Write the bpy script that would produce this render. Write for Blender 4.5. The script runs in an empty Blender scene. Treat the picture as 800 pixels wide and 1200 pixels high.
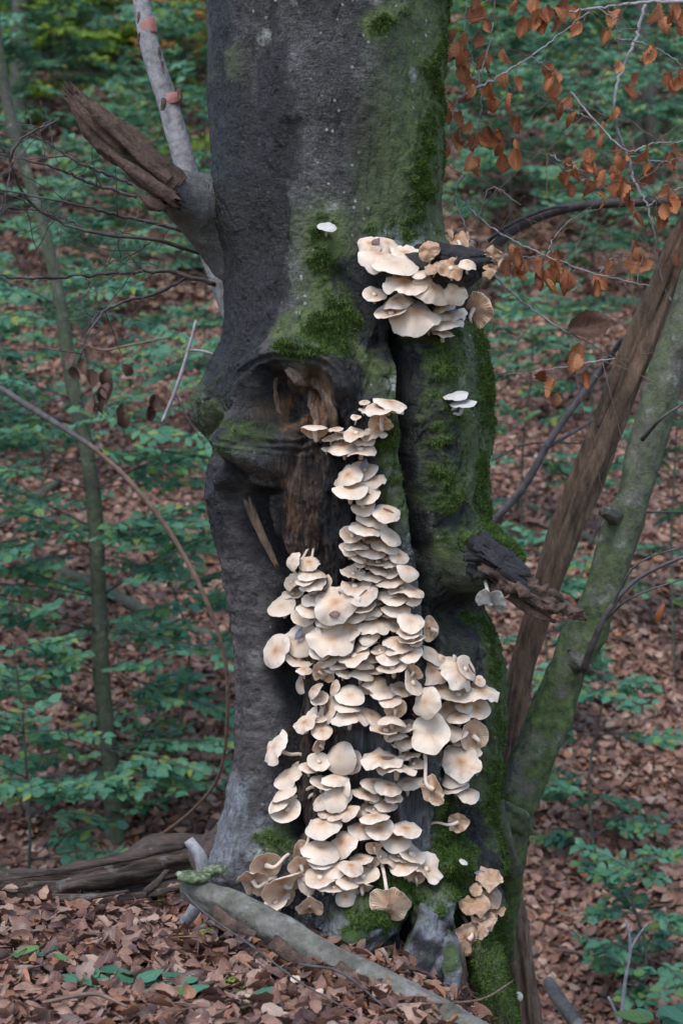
import bpy, math, random
import numpy as np
from mathutils import Vector, Matrix
from mathutils.bvhtree import BVHTree

# ------------------------------------------------------------------ camera, sky, sun, exposure
SC = bpy.context.scene
CAM_H = 1.05
S4 = 0.00045                      # metres per photo pixel, per metre of distance

cam = bpy.data.cameras.new("camera")
cam_o = bpy.data.objects.new("camera", cam)
SC.collection.objects.link(cam_o)
cam_o.location = (0, 0, CAM_H)
cam_o.rotation_euler = (math.radians(90), 0, 0)
cam.sensor_fit = 'VERTICAL'
cam.sensor_height = 36
cam.sensor_width = 24
cam.lens = 18 / (600 * S4)
cam.clip_start = 0.05
cam.clip_end = 400
cam.dof.use_dof = True
cam.dof.focus_distance = 3.98
cam.dof.aperture_fstop = 6.0
SC.camera = cam_o

SUN_EL, SUN_AZ = 58, 205          # degrees; azimuth clockwise from +Y, so the light comes from behind the camera's left
world = bpy.data.worlds.new("World")
SC.world = world
world.use_nodes = True
wn = world.node_tree
sky = wn.nodes.new("ShaderNodeTexSky")
sky.sky_type = 'NISHITA'
sky.sun_disc = False
sky.sun_elevation = math.radians(SUN_EL)
sky.sun_rotation = math.radians(SUN_AZ)
sky.dust_density = 1.2
wn.links.new(sky.outputs[0], wn.nodes["Background"].inputs[0])
wn.nodes["Background"].inputs[1].default_value = 0.14

sun = bpy.data.lights.new("sun", 'SUN')
sun.energy = 1.2
sun.angle = math.radians(35)
sun.color = (1.0, 0.975, 0.94)
sun_o = bpy.data.objects.new("sun", sun)
SC.collection.objects.link(sun_o)
_az, _el = math.radians(SUN_AZ), math.radians(SUN_EL)
_d = Vector((math.sin(_az) * math.cos(_el), math.cos(_az) * math.cos(_el), math.sin(_el)))
sun_o.rotation_euler = _d.to_track_quat('Z', 'Y').to_euler()

SC.view_settings.view_transform = 'Standard'
SC.view_settings.look = 'None'
SC.view_settings.exposure = 1.12
SC.view_settings.gamma = 1.0
SC.cycles.max_bounces = 6
SC.cycles.transparent_max_bounces = 4

RNG = random.Random(7)
NP = np.random.default_rng(7)
COL = SC.collection


# ------------------------------------------------------------------ helpers
def P(px, py, Y):
    """Point at distance Y along the line of sight through a photo pixel."""
    return Vector(((px - 400) * S4 * Y, Y, CAM_H + (600 - py) * S4 * Y))


def _hash(x, y, z, seed):
    h = (x.astype(np.uint32) * np.uint32(374761393) + y.astype(np.uint32) * np.uint32(668265263)
         + z.astype(np.uint32) * np.uint32(2246822519) + np.uint32((seed * 3266489917) & 0xffffffff))
    h = (h ^ (h >> np.uint32(13))) * np.uint32(1274126177)
    h = h ^ (h >> np.uint32(16))
    return h.astype(np.float64) / 4294967295.0


def vnoise(x, y, z, seed=0):
    xi, yi, zi = np.floor(x), np.floor(y), np.floor(z)
    fx, fy, fz = x - xi, y - yi, z - zi
    fx, fy, fz = [f * f * f * (f * (f * 6 - 15) + 10) for f in (fx, fy, fz)]
    xi, yi, zi = [a.astype(np.int64) for a in (xi, yi, zi)]
    out = 0
    for dx in (0, 1):
        wx = fx if dx else 1 - fx
        for dy in (0, 1):
            wy = fy if dy else 1 - fy
            for dz in (0, 1):
                wz = fz if dz else 1 - fz
                out = out + wx * wy * wz * _hash(xi + dx, yi + dy, zi + dz, seed)
    return out * 2 - 1


def fbm(x, y, z, oct=4, seed=0, gain=0.5):
    a, s, n = 1.0, 0.0, 0.0
    for i in range(oct):
        s = s + a * vnoise(x, y, z, seed + i * 17)
        n += a
        a *= gain
        x, y, z = x * 2.03, y * 2.03, z * 2.03
    return s / n


def sstep(a, b, x):
    t = np.clip((x - a) / (b - a), 0, 1)
    return t * t * (3 - 2 * t)


def new_mesh(name, verts, faces, mat=None, attrs=None, smooth=True):
    """Mesh from numpy verts and an (n,4) or (n,3) array, or a list of mixed faces."""
    me = bpy.data.meshes.new(name)
    verts = np.asarray(verts, dtype=np.float32)
    if isinstance(faces, np.ndarray):
        k = faces.shape[1]
        me.vertices.add(len(verts))
        me.vertices.foreach_set("co", verts.ravel())
        me.loops.add(faces.size)
        me.loops.foreach_set("vertex_index", faces.astype(np.int32).ravel())
        me.polygons.add(len(faces))
        me.polygons.foreach_set("loop_start", np.arange(0, faces.size, k, dtype=np.int32))
        me.update(calc_edges=True)
    else:
        me.from_pydata(verts.tolist(), [], faces)
        me.update()
    if smooth:
        me.polygons.foreach_set("use_smooth", np.ones(len(me.polygons), dtype=bool))
    for k, v in (attrs or {}).items():
        at = me.attributes.new(k, 'FLOAT', 'POINT')
        at.data.foreach_set("value", np.asarray(v, dtype=np.float32))
    if mat:
        me.materials.append(mat)
    return me


def link(name, data, parent=None, kind=None, loc=None):
    o = bpy.data.objects.new(name, data)
    COL.objects.link(o)
    if parent is not None:
        o.parent = parent
        if data is not None and loc is None:
            o.matrix_parent_inverse = parent.matrix_basis.inverted()
    if loc is not None:
        o.location = loc
    if kind:
        o['kind'] = kind
    return o


def tag(o, label, cat, group=None):
    o['label'] = label
    o['category'] = cat
    if group:
        o['group'] = group
    return o


def thing(name, label, cat, loc=(0, 0, 0), group=None):
    o = link(name, None, loc=loc)
    o.empty_display_size = 0.05
    return tag(o, label, cat, group)


def catmull(pts, n):
    pts = [Vector(p) for p in pts]
    if len(pts) == 2:
        pts = [pts[0], pts[0].lerp(pts[1], .5), pts[1]]
    ext = [pts[0] * 2 - pts[1]] + pts + [pts[-1] * 2 - pts[-2]]
    out = []
    m = len(pts) - 1
    for i in range(n):
        t = i / (n - 1) * m
        k = min(int(t), m - 1)
        f = t - k
        a, b, c, d = ext[k:k + 4]
        out.append(0.5 * ((2 * b) + (c - a) * f + (2 * a - 5 * b + 4 * c - d) * f * f + (3 * b - a - 3 * c + d) * f ** 3))
    return out


class MB:
    def __init__(self):
        self.v, self.f, self.a, self.cut = [], [], {}, []

    def add(self, verts, faces, **attrs):
        o = len(self.v)
        self.cut.append((o, o + len(verts), len(self.f), len(self.f) + len(faces)))
        self.v.extend([tuple(p) for p in verts])
        self.f.extend([tuple(i + o for i in f) for f in faces])
        for k in set(self.a) | set(attrs):
            cur = self.a.setdefault(k, [])
            cur.extend([0.0] * (o - len(cur)))
            val = attrs.get(k, 0.0)
            cur.extend(list(val) if hasattr(val, '__len__') else [val] * len(verts))

    def tube(self, pts, radii, seg=10, n=None, noise=0.0, nf=20.0, stretch=0.25, flat=1.0, seed=0, jag=0.0, flatdir=None, kink=0.0, **attrs):
        n = n or max(6, 4 * len(pts))
        c = catmull(pts, n)
        if kink:
            for i in range(1, n - 1):
                c[i] = c[i] + Vector((RNG.gauss(0, kink), RNG.gauss(0, kink), RNG.gauss(0, kink)))
        rr = np.interp(np.linspace(0, 1, n), np.linspace(0, 1, len(radii)), radii)
        tang = [(c[min(i + 1, n - 1)] - c[max(i - 1, 0)]).normalized() for i in range(n)]
        up = flatdir or Vector((0.123, -1, 0.2))
        u = (up - tang[0] * up.dot(tang[0])).normalized()
        verts, L = [], 0.0
        ph = np.arange(seg) * 2 * math.pi / seg
        cs, sn = np.cos(ph), np.sin(ph)
        for i in range(n):
            if i:
                L += (c[i] - c[i - 1]).length
            u = (u - tang[i] * u.dot(tang[i])).normalized()
            w = tang[i].cross(u)
            r = rr[i] * np.ones(seg)
            if noise:
                zz = np.full(seg, L * nf * stretch + seed * 3.7)
                k = fbm(cs * rr[i] * nf + 5 + seed, sn * rr[i] * nf + 9, zz, 4, seed)
                r = r * (1 + noise * k)
            off = 0
            if jag and (i == n - 1 or (i == 0 and jag < 2)):
                off = jag * rr[i]
            for j in range(seg):
                q = c[i] + u * (cs[j] * r[j] * flat) + w * (sn[j] * r[j])
                if off:
                    q = q + tang[i] * (off * RNG.uniform(-1, 1))
                verts.append(q)
        faces = [(i * seg + j, i * seg + (j + 1) % seg, (i + 1) * seg + (j + 1) % seg, (i + 1) * seg + j)
                 for i in range(n - 1) for j in range(seg)]
        b = len(verts)
        verts += [c[0], c[-1]]
        faces += [(b, (j + 1) % seg, j) for j in range(seg)]
        e = (n - 1) * seg
        faces += [(b + 1, e + j, e + (j + 1) % seg) for j in range(seg)]
        self.add(verts, faces, **attrs)

    def mesh(self, name, mat, smooth=True):
        for k, v in self.a.items():
            v.extend([0.0] * (len(self.v) - len(v)))
        return new_mesh(name, self.v, self.f, mat, self.a, smooth)

    def build_each(self, name, mat, parent):
        for k, v in self.a.items():
            v.extend([0.0] * (len(self.v) - len(v)))
        for v0, v1, f0, f1 in self.cut:
            me = new_mesh(name, self.v[v0:v1], [tuple(i - v0 for i in f) for f in self.f[f0:f1]], mat, {k: v[v0:v1] for k, v in self.a.items()})
            link(name, me, parent)

    def build(self, name, mat, parent=None, kind=None, smooth=True):
        return link(name, self.mesh(name, mat, smooth), parent, kind)


# ------------------------------------------------------------------ materials
class NT:
    def __init__(self, name):
        self.m = bpy.data.materials.new(name)
        self.m.use_nodes = True
        self.t = self.m.node_tree
        self.bsdf = self.t.nodes["Principled BSDF"]
        self.out = self.t.nodes["Material Output"]
        self.co = self.t.nodes.new("ShaderNodeTexCoord").outputs["Object"]

    def n(self, typ, **kw):
        nd = self.t.nodes.new(typ)
        for k, v in kw.items():
            setattr(nd, k, v)
        return nd

    def l(self, a, b):
        self.t.links.new(a, b)

    def val(self, sock, x):
        if hasattr(x, 'node'):
            self.l(x, sock)
        elif hasattr(x, '__len__') and len(x) == 3 and sock.type == 'RGBA':
            sock.default_value = (*x, 1)
        else:
            sock.default_value = x

    def noise(self, scale, detail=4, rough=0.55, vec=None, sc=None, dist=0.0):
        nd = self.n("ShaderNodeTexNoise")
        nd.inputs["Scale"].default_value = scale
        nd.inputs["Detail"].default_value = detail
        nd.inputs["Roughness"].default_value = rough
        nd.inputs["Distortion"].default_value = dist
        v = vec or self.co
        if sc:
            mp = self.n("ShaderNodeMapping")
            mp.inputs["Scale"].default_value = sc
            self.l(v, mp.inputs[0])
            v = mp.outputs[0]
        self.l(v, nd.inputs["Vector"])
        return nd.outputs[0]

    def voro(self, scale, feature='F1', out="Distance", sc=None, rnd=1.0):
        nd = self.n("ShaderNodeTexVoronoi", feature=feature)
        nd.inputs["Scale"].default_value = scale
        nd.inputs["Randomness"].default_value = rnd
        v = self.co
        if sc:
            mp = self.n("ShaderNodeMapping")
            mp.inputs["Scale"].default_value = sc
            self.l(v, mp.inputs[0])
            v = mp.outputs[0]
        self.l(v, nd.inputs["Vector"])
        return nd.outputs[out]

    def ramp(self, fac, stops, interp='LINEAR'):
        nd = self.n("ShaderNodeValToRGB")
        cr = nd.color_ramp
        cr.interpolation = interp
        while len(cr.elements) < len(stops):
            cr.elements.new(0.5)
        for e, (p, c) in zip(cr.elements, stops):
            e.position = p
            e.color = (*c, 1) if hasattr(c, '__len__') else (c, c, c, 1)
        self.l(fac, nd.inputs[0])
        return nd.outputs[0]

    def mix(self, fac, a, b, mode='MIX'):
        nd = self.n("ShaderNodeMix", data_type='RGBA', blend_type=mode)
        self.val(nd.inputs[0], fac)
        self.val(nd.inputs[6], a)
        self.val(nd.inputs[7], b)
        return nd.outputs[2]

    def math(self, op, a, b=0.0, clamp=False):
        nd = self.n("ShaderNodeMath", operation=op, use_clamp=clamp)
        self.val(nd.inputs[0], a)
        self.val(nd.inputs[1], b)
        return nd.outputs[0]

    def attr(self, name):
        return self.n("ShaderNodeAttribute", attribute_name=name).outputs["Fac"]

    def rand(self):
        return self.n("ShaderNodeObjectInfo").outputs["Random"]

    def bump(self, h, strength=0.5, dist=0.01):
        nd = self.n("ShaderNodeBump")
        nd.inputs["Strength"].default_value = strength
        nd.inputs["Distance"].default_value = dist
        self.l(h, nd.inputs["Height"])
        self.l(nd.outputs[0], self.bsdf.inputs["Normal"])
        return nd.outputs[0]

    def done(self, color, rough=0.8, spec=0.3):
        self.val(self.bsdf.inputs["Base Color"], color)
        self.val(self.bsdf.inputs["Roughness"], rough)
        self.bsdf.inputs["Specular IOR Level"].default_value = spec
        return self.m

    def thin(self, color, amount, rough=0.7, spec=0.3, normal=None):
        """leafy or fleshy: part of the light passes through"""
        self.done(color, rough, spec)
        tr = self.n("ShaderNodeBsdfTranslucent")
        self.val(tr.inputs[0], color)
        ms = self.n("ShaderNodeMixShader")
        ms.inputs[0].default_value = amount
        self.l(self.bsdf.outputs[0], ms.inputs[1])
        self.l(tr.outputs[0], ms.inputs[2])
        self.l(ms.outputs[0], self.out.inputs[0])
        return self.m


def mat_trunk():
    t = NT("beech_bark")
    blotch = t.noise(5, 6, 0.6)
    fine = t.noise(60, 5, 0.65)
    horiz = t.noise(22, 4, 0.6, sc=(1, 1, 4.5))
    bark = t.ramp(blotch, [(0.25, (0.018, 0.016, 0.015)), (0.44, (0.044, 0.041, 0.040)), (0.58, (0.086, 0.085, 0.087)), (0.74, (0.17, 0.175, 0.18))])
    bark = t.mix(t.math('MULTIPLY', horiz, 0.7), bark, t.mix(0.5, bark, (0.03, 0.028, 0.026)))
    bark = t.mix(0.8, bark, t.ramp(fine, [(0.3, 0.35), (0.6, 1.1)]), 'MULTIPLY')
    # fine wrinkles and scars
    bark = t.mix(0.9, bark, t.ramp(t.noise(240, 4, .7), [(0.36, 0.4), (0.5, 0.95), (0.64, 1.7)]), 'MULTIPLY')
    bark = t.mix(0.8, bark, t.ramp(t.noise(2.6, 3, .6, sc=(1.6, 1.6, .5)), [(0.35, 0.45), (0.65, 1.35)]), 'MULTIPLY')
    wr = t.noise(95, 5, 0.7, sc=(.55, .55, 1.5))
    bark = t.mix(0.85, bark, t.ramp(wr, [(0.34, 0.45), (0.5, 0.95), (0.66, 1.45)]), 'MULTIPLY')
    scar = t.math('MULTIPLY', t.ramp(t.noise(24, 5, .7, sc=(1, 1, .35), dist=.6), [(0.56, 0.0), (0.64, 0.8)]), t.ramp(t.noise(4, 4), [(0.45, 0.0), (0.6, 1.0)]))
    bark = t.mix(scar, bark, (0.016, 0.014, 0.014))
    fiss = scar
    # green algae film
    alg = t.math('MULTIPLY', t.attr("algae"), t.ramp(t.noise(7, 6, 0.65, sc=(1, 1, .4)), [(0.26, 0.2), (0.52, 1.0)]))
    bark = t.mix(alg, bark, t.ramp(t.noise(40, 4, .7), [(0.3, (0.03, 0.05, 0.014)), (0.7, (0.11, 0.15, 0.05))]))
    flake = t.ramp(t.noise(34, 5, .75), [(0.6, 0.0), (0.7, 0.6)])
    bark = t.mix(flake, bark, (0.17, 0.18, 0.175))
    # lichen patches
    lw = t.n("ShaderNodeTexVoronoi")
    lw.inputs["Scale"].default_value = 9
    wv = t.mix(0.06, t.co, t.n("ShaderNodeTexNoise").outputs["Color"])
    t.l(wv, lw.inputs["Vector"])
    spot = t.ramp(lw.outputs["Distance"], [(0.12, 1.0), (0.19, 0.0)])
    spot = t.math('MULTIPLY', spot, t.ramp(t.noise(70, 3), [(0.35, 0.1), (0.6, 0.85)]))
    spot = t.math('MULTIPLY', spot, t.ramp(lw.outputs["Color"], [(0.38, 0.0), (0.42, 1.0)]))
    bark = t.mix(spot, bark, (0.34, 0.37, 0.34))
    ls = t.voro(38)
    dots = t.math('MULTIPLY', t.ramp(ls, [(0.10, 1.0), (0.17, 0.0)]), t.ramp(t.noise(9, 4, .6), [(0.42, 0.0), (0.55, 0.85)]))
    bark = t.mix(dots, bark, (0.3, 0.32, 0.31))
    # bare rotten wood
    fib = t.noise(30, 8, 0.72, sc=(3.2, 3.2, 0.3), dist=0.4)
    wood = t.ramp(fib, [(0.3, (0.008, 0.006, 0.006)), (0.45, (0.03, 0.02, 0.017)), (0.56, (0.11, 0.072, 0.05)), (0.7, (0.27, 0.195, 0.145))])
    wood = t.mix(t.ramp(t.noise(11, 5, .65), [(0.46, 0.0), (0.6, 0.8)]), wood, (0.018, 0.017, 0.019))
    pale = t.ramp(fib, [(0.3, (0.04, 0.043, 0.05)), (0.5, (0.16, 0.17, 0.19)), (0.72, (0.3, 0.32, 0.35))])
    smooth = t.ramp(t.noise(13, 7, .7, sc=(1, 1, 2.2)), [(0.3, (0.018, 0.015, 0.015)), (0.48, (0.06, 0.052, 0.05)), (0.58, (0.10, 0.09, 0.086)), (0.72, (0.17, 0.16, 0.155))])
    col = t.mix(t.attr("wood"), bark, wood)
    col = t.mix(t.attr("smooth_bark"), col, smooth)
    col = t.mix(t.attr("pale"), col, pale)
    red = t.ramp(fib, [(0.3, (0.05, 0.025, 0.015)), (0.6, (0.23, 0.12, 0.06)), (0.8, (0.32, 0.2, 0.12))])
    col = t.mix(t.attr("rot"), col, red)
    dk = t.math('MULTIPLY', t.attr("wet"), t.ramp(t.noise(30, 6, 0.7), [(0.3, 0.65), (0.55, 1.0)]))  # real wet stains, plus the painted shade of one groove
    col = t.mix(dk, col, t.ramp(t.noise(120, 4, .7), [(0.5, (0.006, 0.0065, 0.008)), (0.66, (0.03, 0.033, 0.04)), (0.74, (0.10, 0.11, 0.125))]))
    mossc = t.ramp(t.noise(26, 5, 0.7), [(0.25, (0.012, 0.022, 0.006)), (0.5, (0.045, 0.085, 0.016)), (0.75, (0.10, 0.17, 0.03))])
    mo = t.math('MULTIPLY', t.attr("moss"), t.ramp(t.noise(45, 4, 0.7), [(0.3, 0.4), (0.5, 1.0)]))
    col = t.mix(mo, col, mossc)
    h = t.math('ADD', t.math('MULTIPLY', t.noise(170, 5, 0.75), 0.8), t.math('MULTIPLY', wr, 0.9))
    h = t.math('ADD', h, t.math('MULTIPLY', t.math('MULTIPLY', fib, t.attr("wood")), 2.0))
    h = t.math('SUBTRACT', h, fiss)
    h = t.math('ADD', h, t.math('MULTIPLY', flake, .5))
    t.bump(h, 0.9, 0.007)
    ro = t.ramp(t.attr("wet"), [(0, 0.66), (1, 0.36)])
    return t.done(col, ro, 0.36)


def mat_bark(name, lo, hi, moss=0.0, scale=1.0, stretch=(1, 1, 1), spots=0.0, rough=0.8, bumpd=0.004):
    t = NT(name)
    a = t.noise(12 * scale, 6, 0.65, sc=stretch)
    mid = tuple((x + y) / 2 for x, y in zip(lo, hi))
    c = t.ramp(a, [(0.28, lo), (0.5, mid), (0.75, hi)])
    c = t.mix(0.7, c, t.ramp(t.noise(70 * scale, 4, .65, sc=stretch), [(0.3, 0.4), (0.62, 1.15)]), 'MULTIPLY')
    if spots:
        s = t.ramp(t.noise(18, 4, .6), [(0.6, 0.0), (0.68, spots)])
        c = t.mix(s, c, (0.33, 0.35, 0.33))
    if moss:
        up = t.math('MULTIPLY', t.attr("moss"), 1.0)
        mfac = t.math('MULTIPLY', up, t.ramp(t.noise(11, 5, .65), [(0.28, 0.0), (0.52, moss)]))
        mc = t.ramp(t.noise(50, 4), [(0.3, (0.02, 0.035, 0.012)), (0.7, (0.085, 0.13, 0.04))])
        c = t.mix(mfac, c, mc)
    t.bump(t.math('ADD', t.noise(90 * scale, 4, .7, sc=stretch), t.math('MULTIPLY', a, 1.5)), 0.7, bumpd)
    return t.done(c, rough, 0.3)


def mat_leaf(name, stops, amount=0.3, rough=0.6, spec=0.3, vein=0.35):
    t = NT(name)
    f = t.math('FRACT', t.math('ADD', t.attr("tint"), t.rand()))
    c = t.ramp(f, stops)
    c = t.mix(0.7, c, t.ramp(t.noise(90, 5, .65), [(0.3, 0.5), (0.65, 1.2)]), 'MULTIPLY')
    if vein:
        av = t.math('ABSOLUTE', t.attr("lv"))
        side = t.math('FRACT', t.math('SUBTRACT', t.math('MULTIPLY', t.attr("lu"), 8.0), t.math('MULTIPLY', av, 1.5)))
        sv = t.ramp(t.math('ABSOLUTE', t.math('SUBTRACT', side, 0.5)), [(0.06, 1.0), (0.17, 0.0)])
        mid = t.ramp(av, [(0.05, 1.0), (0.13, 0.0)])
        vn = t.math('MAXIMUM', sv, mid)
        c = t.mix(t.math('MULTIPLY', vn, vein), c, t.mix(1.0, c, (1.9, 1.8, 1.7), 'MULTIPLY'))
        t.bump(vn, 0.5, 0.0015)
    return t.thin(c, amount, rough, spec)


def mat_cap():
    t = NT("mushroom_cap_skin")
    rad = t.attr("rad")
    wob = t.math('ADD', rad, t.math('MULTIPLY', t.math('SUBTRACT', t.noise(55, 4), 0.5), 0.35))
    c = t.ramp(wob, [(0.0, (0.50, 0.25, 0.125)), (0.15, (0.66, 0.41, 0.25)), (0.36, (0.80, 0.62, 0.465)), (0.7, (0.85, 0.73, 0.60)), (0.94, (0.88, 0.80, 0.70)), (1.0, (0.90, 0.85, 0.78))])
    pale = t.ramp(t.rand(), [(0.45, 0.0), (1.0, 0.6)])
    c = t.mix(pale, c, (0.86, 0.75, 0.62))
    tanp = t.math('MULTIPLY', t.ramp(t.noise(28, 4, .6), [(0.48, 0.0), (0.7, 0.6)]), t.ramp(t.rand(), [(0.2, 1.0), (0.8, 0.2)]))
    c = t.mix(tanp, c, (0.5, 0.31, 0.18))
    c = t.mix(t.attr("old"), c, t.mix(0.75, c, (0.46, 0.24, 0.11)))
    bruise = t.math('MULTIPLY', t.ramp(t.noise(62, 5, .7), [(0.62, 0.0), (0.7, 0.65)]), t.ramp(t.noise(13, 3), [(0.45, 0.0), (0.6, 1.0)]))
    c = t.mix(bruise, c, (0.33, 0.185, 0.10))
    speck = t.ramp(t.noise(260, 3, .6), [(0.66, 0.0), (0.72, 0.75)])
    c = t.mix(speck, c, (0.2, 0.13, 0.09))
    t.bump(t.noise(75, 4), 0.3, 0.003)
    return t.thin(c, 0.38, 0.4, 0.35)


def mat_flat(name, stops, scale=40, rough=0.6, amount=0.0, sc=None, bumpd=0.0):
    t = NT(name)
    nz = t.noise(scale, 5, .6, sc=sc)
    c = t.ramp(nz, stops)
    if bumpd:
        t.bump(nz, 0.6, bumpd)
    return t.thin(c, amount, rough) if amount else t.done(c, rough)


def mat_ground():
    t = NT("leaf_mould")
    c = t.n("ShaderNodeTexVoronoi")
    c.inputs["Scale"].default_value = 19
    t.l(t.mix(0.03, t.co, t.n("ShaderNodeTexNoise").outputs["Color"]), c.inputs["Vector"])
    col = t.ramp(c.outputs["Color"], [(0.0, (0.035, 0.02, 0.015)), (0.3, (0.10, 0.055, 0.04)), (0.55, (0.17, 0.10, 0.075)), (0.8, (0.23, 0.15, 0.115)), (1.0, (0.2, 0.1, 0.05))])
    col = t.mix(t.ramp(t.noise(1.4, 5), [(0.5, 0.0), (0.75, 0.5)]), col, (0.035, 0.045, 0.02))
    t.bump(c.outputs["Distance"], 1.0, 0.03)
    return t.done(col, 0.85, 0.2)


M = {}
M['trunk'] = mat_trunk()
M['grey'] = mat_bark("smooth_grey_bark", (0.10, 0.095, 0.095), (0.27, 0.265, 0.27), moss=0.9, spots=0.5)
M['peel'] = mat_bark("pale_branch_bark", (0.16, 0.155, 0.16), (0.36, 0.355, 0.37), spots=0.3)
M['pink'] = mat_flat("inner_bark_pink", [(0.3, (0.28, 0.11, 0.10)), (0.7, (0.42, 0.2, 0.18))], 40)
M['rot'] = mat_bark("rotten_wood", (0.018, 0.012, 0.010), (0.165, 0.105, 0.078), scale=2.2, stretch=(1, 1, 1), bumpd=0.008)
M['hollow'] = mat_bark("torn_hollow_wood", (0.03, 0.018, 0.012), (0.36, 0.25, 0.18), scale=2.4, stretch=(1.6, 1.6, .5), bumpd=0.008)
M['deadwood'] = mat_bark("barkless_wood", (0.045, 0.03, 0.021), (0.27, 0.185, 0.125), scale=2.0, stretch=(1.8, 1.8, 0.4), bumpd=0.006)
M['wetwood'] = mat_bark("wet_black_wood", (0.005, 0.006, 0.008), (0.05, 0.046, 0.05), scale=2.6, rough=0.4, bumpd=0.008)
M['mossy'] = mat_bark("mossy_bark", (0.035, 0.03, 0.028), (0.20, 0.18, 0.17), moss=1.0, spots=0.6, scale=1.6, bumpd=0.007)
M['sap'] = mat_bark("sapling_bark", (0.03, 0.03, 0.028), (0.115, 0.112, 0.105), moss=0.6, spots=0.3)
M['twig'] = mat_flat("dark_twig_bark", [(0.3, (0.03, 0.026, 0.026)), (0.7, (0.10, 0.09, 0.09))], 40)
M['twigp'] = mat_flat("pale_twig_bark", [(0.3, (0.16, 0.155, 0.16)), (0.7, (0.36, 0.35, 0.36))], 40)
M['twigb'] = mat_flat("brown_twig_bark", [(0.3, (0.09, 0.055, 0.04)), (0.7, (0.22, 0.15, 0.11))], 40)
M['log'] = mat_bark("rotten_log_bark", (0.010, 0.008, 0.008), (0.14, 0.10, 0.08), scale=2.0, stretch=(.3, 1.6, 1.6), spots=.3, bumpd=0.01)
M['moss'] = mat_leaf("moss_fronds", [(0.0, (0.02, 0.04, 0.008)), (0.4, (0.06, 0.11, 0.02)), (0.8, (0.12, 0.20, 0.035)), (1.0, (0.03, 0.06, 0.012))], 0.25, 0.8, vein=0)
M['sawn'] = mat_bark("sawn_log_bark", (0.055, 0.045, 0.04), (0.25, 0.23, 0.22), moss=0.9, spots=0.6, bumpd=0.006)
M['cutend'] = mat_flat("algae_green_wood", [(0.35, (0.035, 0.055, 0.022)), (0.52, (0.10, 0.125, 0.06)), (0.66, (0.26, 0.27, 0.19))], 90, bumpd=0.004)
M['cap'] = mat_cap()
M['gill'] = mat_flat("mushroom_gills", [(0.3, (0.76, 0.53, 0.36)), (0.7, (0.87, 0.68, 0.51))], 30, 0.6, 0.4)
M['stem'] = mat_flat("mushroom_stem", [(0.3, (0.55, 0.42, 0.31)), (0.7, (0.78, 0.68, 0.58))], 50, 0.6, 0.12)
M['white'] = mat_flat("white_bracket", [(0.3, (0.42, 0.41, 0.38)), (0.7, (0.54, 0.52, 0.48))], 60, 0.5, 0.1)
M['brownleaf'] = mat_leaf("dry_beech_leaf", [(0.0, (0.23, 0.08, 0.034)), (0.35, (0.40, 0.15, 0.06)), (0.7, (0.5, 0.22, 0.10)), (1.0, (0.2, 0.07, 0.034))], 0.3, 0.5)
M['deadleaf'] = mat_leaf("withered_dark_leaf", [(0.0, (0.05, 0.026, 0.018)), (0.5, (0.11, 0.06, 0.042)), (1.0, (0.07, 0.04, 0.03))], 0.15, 0.5)
M['litter'] = mat_leaf("fallen_leaf", [(0.0, (0.07, 0.038, 0.034)), (0.2, (0.165, 0.075, 0.05)), (0.4, (0.27, 0.15, 0.105)), (0.55, (0.11, 0.055, 0.04)), (0.7, (0.33, 0.21, 0.155)), (0.82, (0.21, 0.10, 0.062)), (0.88, (0.31, 0.13, 0.06)), (0.94, (0.4, 0.29, 0.22)), (1.0, (0.09, 0.05, 0.045))], 0.1, 0.42, 0.5)
M['green'] = mat_leaf("beech_leaf_green", [(0.0, (0.045, 0.15, 0.085)), (0.3, (0.08, 0.215, 0.13)), (0.6, (0.11, 0.26, 0.165)), (0.8, (0.09, 0.21, 0.085)), (0.93, (0.16, 0.27, 0.075)), (0.97, (0.25, 0.27, 0.065)), (1.0, (0.035, 0.11, 0.075))], 0.35, 0.45)
M['lime'] = mat_leaf("beech_leaf_lime", [(0.0, (0.2, 0.36, 0.05)), (0.5, (0.3, 0.42, 0.06)), (1.0, (0.13, 0.27, 0.06))], 0.45, 0.5)  # yellow-green leaf, albedo raised to put the hilltop sunlight into the colour
M['gold'] = mat_leaf("autumn_leaf_gold", [(0.0, (0.65, 0.34, 0.10)), (0.5, (0.7, 0.3, 0.14)), (1.0, (0.62, 0.5, 0.14))], 0.45, 0.5)  # autumn gold, with the far sunlit glow put into its bright colour
M['ground'] = mat_ground()
M['slug'] = mat_flat("grey_leaf_scrap", [(0.3, (0.10, 0.10, 0.12)), (0.7, (0.26, 0.26, 0.31))], 90, 0.4)
M['scrap'] = mat_flat("brown_leaf_scrap", [(0.3, (0.09, 0.045, 0.04)), (0.7, (0.2, 0.11, 0.09))], 90, 0.5)


# ------------------------------------------------------------------ the ground
def softplus(x, k=12.0):
    return np.log1p(np.exp(np.clip(x * k, -40, 40))) / k


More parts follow.
